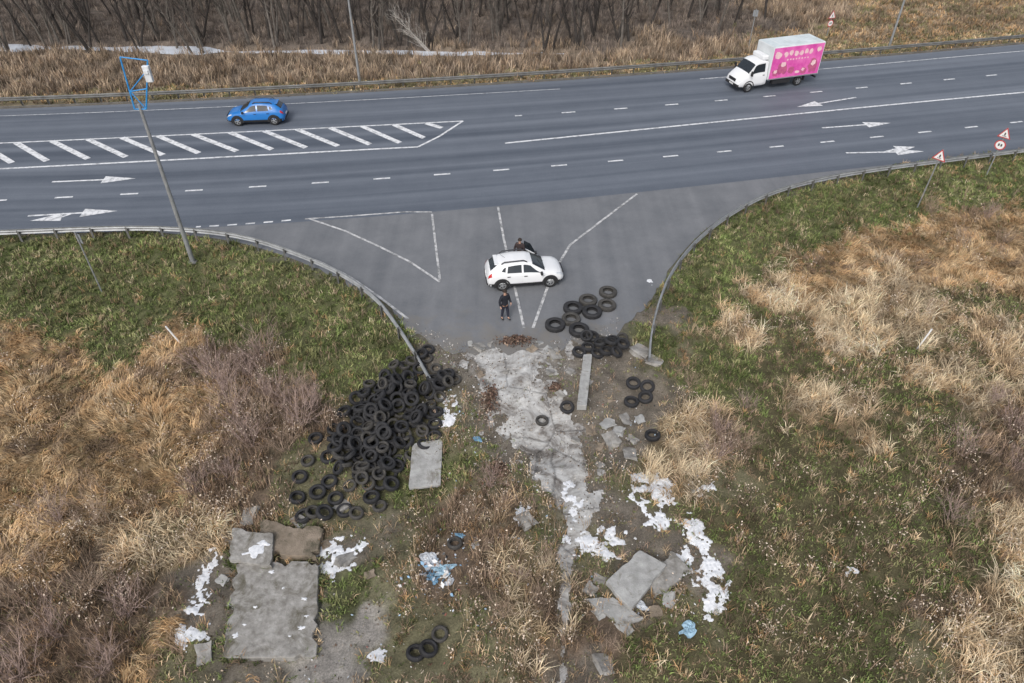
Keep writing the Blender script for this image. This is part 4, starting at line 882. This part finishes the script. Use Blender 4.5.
for sd in (1, -1):
    sp = MB().box((-1.25, sd*1.079, bzc), (4.46, .01, bzh-.14)).build('side_print', pinkm, bx)
    m1_ = MB(); m2_ = MB()
    for i, (x0, z0, r0, el) in enumerate([(-2.9,1.5,.42,1.2),(-2.1,1.2,.3,.8),(-.9,1.35,.3,.8),(-.1,1.6,.45,1.1),(.5,1.25,.28,1.0)]): blob(m2_, x0, z0, r0, sd*1.0865, i*3.3, el=el)
    for i, (x0, z0, r0, el) in enumerate([(-2.85,1.75,.2,1.1),(-2.0,1.3,.15,.8),(-.1,1.85,.22,.9),(.5,1.35,.14,1),(.55,2.6,.28,.9),(-1.5,1.15,.22,.5),(-3.1,2.7,.2,.9)]): blob(m1_, x0, z0, r0, sd*1.0885, i*5.1+1, el=el)
    for i in range(6): blob(m1_, -2.4+i*.45, 2.62+.05*math.sin(i*2), .17, sd*1.0885, i*2.7+9, 12, 1.1)
    for i in range(8): blob(m1_, -2.2+i*.26, 2.18, .08, sd*1.0885, i*1.9+4, 8, .8)
    m2_.build('picture_shape', deep, sp); m1_.build('pale_print', cream, sp)
MB().box((-1.25, 0, BZ1+.012), (4.5, 2.04, .02)).build('box_top', boxroof, bx)
tb = MB()
for x0 in (-2.8, -1.8, -.8, .2): tb.box((x0, 0, BZ1+.027), (.05, 2.0, .01))
tb.build('roof_rib', boxw, bx)
MB().box((-1.25, 1.09, BZ0+.04), (4.62, .03, .08)).build('side_trim', rimm, bx); MB().box((-1.25, -1.09, BZ0+.04), (4.62, .03, .08)).build('side_trim', rimm, bx)
MB().box((-.2, .4, .66), (6.0, .1, .2)).box((-.2, -.4, .66), (6.0, .1, .2)).box((-3.5, 0, .5), (.08, 1.9, .12)).box((-.3, .85, .56), (1.6, .3, .36)).box((-.3, -.85, .56), (1.6, .06, .3)).build('chassis', black, tr)
TST = [(1.12,.98,.42,1.30,.84,2.12),(1.4,1.0,.40,1.30,.86,2.2),(1.95,1.0,.40,1.28,.84,2.17),(2.2,1.0,.40,1.26,.84,2.06),(2.75,.99,.40,1.22,.90,1.40),(3.05,.97,.40,1.12,.86,1.22),(3.35,.9,.42,.92,.78,1.02),(3.5,.78,.45,.74,.66,.82)]
TL = Loft(TST); TL.body('cab', white, tr)
for sd in (1, -1):
    TL.panel('side_window', glass, tr, [(1.35, 5.15), (2.62, 5.15), (2.2, 5.85), (1.38, 5.88)], sd)
    dr = TL.panel('door', white, tr, [(1.3, 2.3), (2.5, 2.3), (2.5, 4.9), (1.3, 4.9)], sd, .012); MB().box(TL.S(1.45, 4.2, sd, .035), (.16, .03, .04)).build('handle', black, dr)
    TL.panel('headlight', lens, tr, [(3.05, 4.2), (3.44, 4.2), (3.4, 5.7), (3.1, 5.7)], sd, .012)
    MB().box((2.62, sd*1.16, 1.45), (.1, .2, .36)).box((2.6, sd*1.02, 1.4), (.04, .2, .04)).build('mirror', black, tr, bevel=.02)
    for wx in (-1.9, 2.62): wheel(tr, wx, sd*.9, .36, .22, sd)
    MB().box((-2.4, sd*.9, .55), (.02, .25, .4)).build('mudflap', black, tr)
    a_ = MB(); vs = []; n = 12
    for i in range(n+1):
        t = math.pi*i/n
        for rr in (.40, .48): vs += [(2.62+math.cos(t)*rr, sd*1.012, .40+math.sin(t)*rr)]
    a_.add(vs, [(2*i, 2*i+1, 2*i+3, 2*i+2) for i in range(n)]).build('wheel_arch', black, tr)
TL.panel('windscreen', glass, tr, [(2.24, 6.2), (2.74, 6.2), (2.74, 9), (2.24, 9)], both=True, nu=6, nv=6)
MB().box((3.5, 0, .86), (.06, .9, .2)).build('grille', black, tr); MB().box((3.46, 0, .5), (.14, 1.7, .22)).build('front_bumper', black, tr, bevel=.03); MB().box((3.54, 0, .52), (.01, .5, .11)).build('number_plate', plate_m, tr)
MB().box((1.35, 0, 2.38), (.5, 1.5, .36)).build('wind_deflector', white, tr, bevel=.1)
# ------------------------------------------------------------------ poles and signs
def lamp_post(px, py, label, hh=10.5, arm=1):
    x, y, z = gp(px, py); r = empty('lamp_post', (x, y, z), 0, label, 'lamp post')
    MB().tube([(0, 0, -.2), (0, 0, 1.2), (0, 0, hh)], [.13, .11, .06], 10).build('pole', steel, r, True); MB().box((0, 0, .03), (.4, .4, .06)).build('base_plate', steel_d, r)
    MB().tube([(0, 0, hh), (0, -.5, hh+.35), (0, -1.6, hh+.5)], .035, 8).build('arm', steel, r, True)
    MB().box((0, -1.9, hh+.48), (.22, .7, .1)).build('lamp_head', rimm, r, bevel=.03); return r
lamp_post(360, 84, 'tall grey lamp post behind the far guardrail near the bleached tree')
lamp_post(889, 47, 'tall grey lamp post behind the far guardrail right of the truck')
x, y, z = gp(193, 262); hp = hgt(y, 104); ht = hgt(y, 57)
r = empty('camera_mast', (x, y, z), 0, 'tall grey pole with a blue metal frame on top by the left guardrail', 'pole')
bfr = mat('blue_frame', (.03,.26,.60), .5, var=.1)
MB().tube([(0, 0, -.2), (0, 0, 1.5), (0, 0, hp-z)], [.13, .12, .075], 12).build('pole', steel, r, True); MB().box((0, 0, .03), (.45, .45, .06)).build('base_plate', steel_d, r)
b0 = hp-z-.25; t0 = ht-z; fr = MB()
fr.tube([(-.28, 0, b0), (-.12, 0, t0)], .035, 6); fr.tube([(.28, 0, b0), (1.1, 0, t0-.15)], .035, 6)
fr.tube([(-.28, 0, b0), (.28, 0, b0)], .03, 6); fr.tube([(-.2, 0, (b0*.65+t0*.35)), (.62, 0, (b0*.6+t0*.4))], .03, 6); fr.tube([(-.12, 0, t0), (1.1, 0, t0-.15)], .03, 6)
fr.tube([(.28, 0, b0), (-.2, 0, b0*.65+t0*.35)], .025, 6); fr.tube([(-.2, 0, b0*.65+t0*.35), (.9, 0, b0*.25+t0*.75)], .025, 6)
fr.build('frame', bfr, r, True); MB().box((.95, -.08, b0*.3+t0*.7), (.32, .2, .75)).box((.95, -.2, b0*.3+t0*.7+.1), (.2, .06, .2)).build('camera_housing', mat('housing', (.6,.63,.66), .4), r, bevel=.03)
sign_red = mat('sign_red', (.50,.06,.06), .5, var=.05); sign_w = mat('sign_white', (.78,.78,.77), .5, var=.05); sign_g = mat('sign_back', (.28,.30,.32), .5, metal=.3)
def tri(s, z): return [(-s/2, z-s*.29), (s/2, z-s*.29), (0, z+s*.58)]
def vplate(mb, poly, y0, y1):
    n = len(poly); mb.add([(x, y0, z) for x, z in poly]+[(x, y1, z) for x, z in poly], [tuple(range(n)), tuple(range(n, 2*n))]+[(i, (i+1) % n, n+(i+1) % n, n+i) for i in range(n)]); return mb
def circ(r, z, n=24): return [(math.cos(6.2832*i/n)*r, z+math.sin(6.2832*i/n)*r) for i in range(n)]
def sign(px, py, top, rz, label, kinds, lean=(0, 0), thick=.04, ts=.8):
    x, y, z = gp(px, py); hh = hgt(y, top)-z; r = empty('road_sign', (x, y, z), rz, label, 'road sign'); r.rotation_euler = (lean[0], lean[1], rz)
    MB().tube([(0, 0, -.2), (0, 0, hh)], thick, 8).build('pole', steel, r, True)
    zc = hh-.42
    for k in kinds:
        if k == 'tri':
            p = vplate(MB(), tri(ts, zc), -.06, -.05).build('sign_plate', sign_g, r)
            vplate(MB(), tri(ts, zc), -.066, -.063).build('sign_border', sign_red, p); vplate(MB(), tri(ts*.76, zc), -.072, -.069).build('sign_face', sign_w, p)
            s = MB(); vplate(s, [(-.04, zc-.06), (.04, zc-.06), (.035, zc+.12), (-.035, zc+.12)], -.078, -.075); vplate(s, [(-.12, zc-.12), (.12, zc-.12), (.12, zc-.09), (-.12, zc-.09)], -.078, -.075); s.build('symbol', black, p); zc -= .72
        elif k == 'circ':
            p = vplate(MB(), circ(.33, zc), -.06, -.05).build('sign_plate', sign_g, r); vplate(MB(), circ(.33, zc), -.066, -.063).build('sign_border', sign_red, p); vplate(MB(), circ(.26, zc), -.072, -.069).build('sign_face', sign_w, p)
            s = MB(); vplate(s, [(-.12, zc-.07), (-.03, zc-.07), (-.03, zc+.09), (-.12, zc+.09)], -.078, -.075); vplate(s, [(.03, zc-.07), (.12, zc-.07), (.12, zc+.09), (.03, zc+.09)], -.078, -.075); s.build('symbol', black, p); zc -= .75
        elif k == 'rect':
            p = vplate(MB(), [(-.22, zc-.25), (.22, zc-.25), (.22, zc+.3), (-.22, zc+.3)], -.06, -.05).build('sign_plate', sign_g, r); zc -= .6
    return r
sign(917, 208, 149, math.radians(-48), 'white triangular warning sign on a leaning pole behind the right guardrail', ['tri'], (0, .03))
sign(985, 178, 128, math.radians(-48), 'double sign with triangle above red ringed disc at the right edge', ['tri', 'circ'])
sign(102, 292, 232, math.radians(150), 'grey backed sign on a slim pole behind the left guardrail', ['rect'])
sign(748, 50, 9, math.radians(160), 'small grey sign seen from behind left of the truck roof', ['rect'])
sign(826, 38, 11, math.radians(20), 'triangle and disc signs on one post above the truck roof', ['tri', 'circ'], ts=.9)
def stake(a, b, h, lean, label):
    x, y, z = gp(a, b); m = MB(); m.tube([(0, 0, -.1), (0, 0, h)], .04, 8).tube([(0, 0, h), (0, 0, h+.18)], .041, 8); o = m.build('marker_post', plate_m, None); o.location = (x, y, z); o.rotation_euler = lean; tag(o, label, 'marker post')
stake(181, 344, 1.0, (0, -.35, 0), 'white post leaning in the weeds at left'); stake(917, 349, 1.1, (0, .2, 0), 'white post leaning in the straw at right')
# ------------------------------------------------------------------ people
skin = mat('skin', (.48,.29,.21), .6, var=.05)
def skinned(name, V, E, R, m, parent, roots=(0,), sub=2):
    me = bpy.data.meshes.new(name); me.from_pydata(V, E, []); me.materials.append(m); o = link(bpy.data.objects.new(name, me), parent)
    o.modifiers.new('s', 'SKIN'); 
    sl = me.skin_vertices[0].data if me.skin_vertices else None
    if sl is None:
        bpy.context.view_layer.objects.active = o; sl = me.skin_vertices[0].data
    for i, r in enumerate(R): sl[i].radius = (r, r) if not hasattr(r, '__len__') else r; sl[i].use_root = i in roots
    s = o.modifiers.new('u', 'SUBSURF'); s.levels = sub; s.render_levels = sub
    return o
def person(loc, rz, label, jacket, trousers, hair, armL, armR, step=.1):
    r = empty('person', loc, rz, label, 'person')
    hip, kn, an = .93, .50, .09
    LA = [(.19, 0, 1.43)]+armL; RA = [(-.19, 0, 1.43)]+armR
    V = [(0, .0, .95), (0, .01, 1.15), (0, .0, 1.36), (0, 0, 1.47), (0, -.01, 1.54), (0, -.015, 1.64), (0, -.005, 1.73)]; R = [.12, .11, .12, .055, .06, .088, .07]; E = [(0, 1), (1, 2), (2, 3), (3, 4), (4, 5), (5, 6)]
    for A in (LA, RA):
        b = len(V); V += A; R += [.055, .042, .03, .034]; E += [(2, b), (b, b+1), (b+1, b+2), (b+2, b+3)]
    feet = []
    for sd, st in ((1, -step), (-1, step)):
        b = len(V); V += [(sd*.1, 0, hip-.03), (sd*.12, st*.5-.02, kn), (sd*.13, st, an), (sd*.14, st-.16, .04)]; R += [.085, .055, .04, .035]; E += [(0, b), (b, b+1), (b+1, b+2), (b+2, b+3)]; feet.append((sd, st))
    roots = [0]
    V += [(0, -.105, 1.635), (0, -.118, 1.62)]; R += [.016, .014]; b = len(V)-2; E += [(b, b+1)]; roots.append(b)
    for A, sd in ((LA, 1), (RA, -1)):
        w = Vector(A[2]); p = Vector(A[3]); d = (p-w).normalized(); sidev = d.cross(Vector((1, 0, 0))).normalized()
        if sidev.length < .1: sidev = Vector((0, 1, 0))
        inn = d.cross(sidev).normalized()
        for k, (o_, l) in enumerate(((-.03, .06), (-.01, .075), (.01, .07), (.03, .055))):
            b = len(V); q = p+sidev*o_; V += [tuple(q), tuple(q+d*l*.6), tuple(q+d*l+inn*.015*sd)]; R += [.010, .009, .008]; E += [(b, b+1), (b+1, b+2)]; roots.append(b)
        b = len(V); q = p-d*.03+sidev*.03; V += [tuple(q), tuple(q+sidev*.03+d*.03), tuple(q+sidev*.035+d*.06)]; R += [.012, .011, .009]; E += [(b, b+1), (b+1, b+2)]; roots.append(b)
    skinned('body', V, E, R, skin, r, roots, 1)
    J = [(0, 0, .86), (0, .01, .98), (0, .012, 1.15), (0, .0, 1.34), (0, 0, 1.44), (0, 0, 1.50)]; JR = [(.2, .15), (.185, .14), (.18, .135), (.205, .14), (.11, .1), (.075, .075)]; JE = [(0, 1), (1, 2), (2, 3), (3, 4), (4, 5)]
    for A in (LA, RA):
        b = len(J); J += A[:3]; JR += [.085, .068, .052]; JE += [(3, b), (b, b+1), (b+1, b+2)]
    skinned('jacket', J, JE, JR, jacket, r)
    T = [(0, .0, .95)]; TR = [(.17, .13)]; TE = []
    for sd, st in feet:
        b = len(T); T += [(sd*.1, 0, .82), (sd*.12, st*.5-.02, kn), (sd*.13, st, .13)]; TR += [.105, .075, .062]; TE += [(0, b), (b, b+1), (b+1, b+2)]
    skinned('trousers', T, TE, TR, trousers, r)
    for sd, st in feet: skinned('shoe', [(sd*.13, st+.05, .05), (sd*.135, st-.06, .05), (sd*.14, st-.18, .04)], [(0, 1), (1, 2)], [.05, .052, .045], black, r)
    bm = bmesh.new(); bmesh.ops.create_uvsphere(bm, u_segments=16, v_segments=10, radius=.115)
    for v in bm.verts: v.co.z *= 1.08; v.co.y *= 1.08
    bmesh.ops.delete(bm, geom=[v for v in bm.verts if v.co.z < -.02 and v.co.y < .02 or v.co.z < -.07], context='VERTS'); me = bpy.data.meshes.new('hair'); bm.to_mesh(me); bm.free(); me.shade_smooth(); me.materials.append(hair); h = link(bpy.data.objects.new('hair', me), r); h.location = (0, .005, 1.69)
    for sd in (1, -1):
        e = MB(); e.lathe([(.0005, -.012), (.012, -.006), (.013, 0), (.012, .006), (.0005, .012)], 10, Matrix.Translation((sd*.034, -.098, 1.66)), False); e.build('eye', black, r, True)
    return r
dk = mat('dark_cloth', (.018,.02,.028), .85, var=.2, scale=8); dk2 = mat('navy_cloth', (.022,.025,.04), .85, var=.2, scale=8); brn = mat('charcoal_cloth', (.04,.028,.028), .85, var=.2, scale=8); hairm = mat('dark_hair', (.03,.022,.018), .8)
x, y = g(505, 319)
person((x, y, .006), math.radians(35), 'person in black jacket and dark trousers standing in front of the white car', dk, dk2, hairm, [(.27, .02, 1.17), (.25, -.16, .99), (.21, -.22, .95)], [(-.29, .03, 1.17), (-.30, -.05, .93), (-.30, -.08, .86)])
person((.42, 32.62, .006), math.radians(-20), 'person in dark clothes behind the white car at its open door', brn, dk, hairm, [(.27, -.05, 1.19), (.22, -.18, 1.02), (.19, -.24, .98)], [(-.28, .0, 1.17), (-.27, -.15, .98), (-.26, -.2, .93)])
# ------------------------------------------------------------------ light, sky, camera
w = bpy.data.worlds.new('World'); scene.world = w; w.use_nodes = True; nt = w.node_tree; L = nt.links.new
bg = nt.nodes['Background']; sky = nd(nt, 'ShaderNodeTexSky'); sky.sky_type = 'NISHITA'; sky.sun_disc = False
EL = math.radians(46); RO = math.radians(200)
sky.sun_elevation = EL; sky.sun_rotation = RO; sky.dust_density = 4; sky.air_density = 1
hs = nd(nt, 'ShaderNodeHueSaturation'); hs.inputs['Saturation'].default_value = .5; hs.inputs['Value'].default_value = 1.08
L(sky.outputs[0], hs.inputs['Color']); L(hs.outputs[0], bg.inputs['Color']); bg.inputs['Strength'].default_value = .15
sd_ = bpy.data.lights.new('Sun', 'SUN'); sd_.energy = 1.5; sd_.angle = math.radians(20); sd_.color = (1, .98, .955)
so = link(bpy.data.objects.new('Sun', sd_)); dv = Vector((math.sin(RO)*math.cos(EL), math.cos(RO)*math.cos(EL), math.sin(EL))); so.rotation_euler = (-dv).to_track_quat('-Z', 'Y').to_euler()
cd = bpy.data.cameras.new('Camera'); cam = link(bpy.data.objects.new('Camera', cd)); cam.location = (0, 0, H); cam.rotation_euler = (math.pi/2-TH, 0, 0)
cd.sensor_width = 36; cd.lens = F/1024*36; cd.clip_end = 3000; scene.camera = cam
scene.view_settings.view_transform = 'Standard'; scene.view_settings.look = 'None'; scene.view_settings.exposure = 0
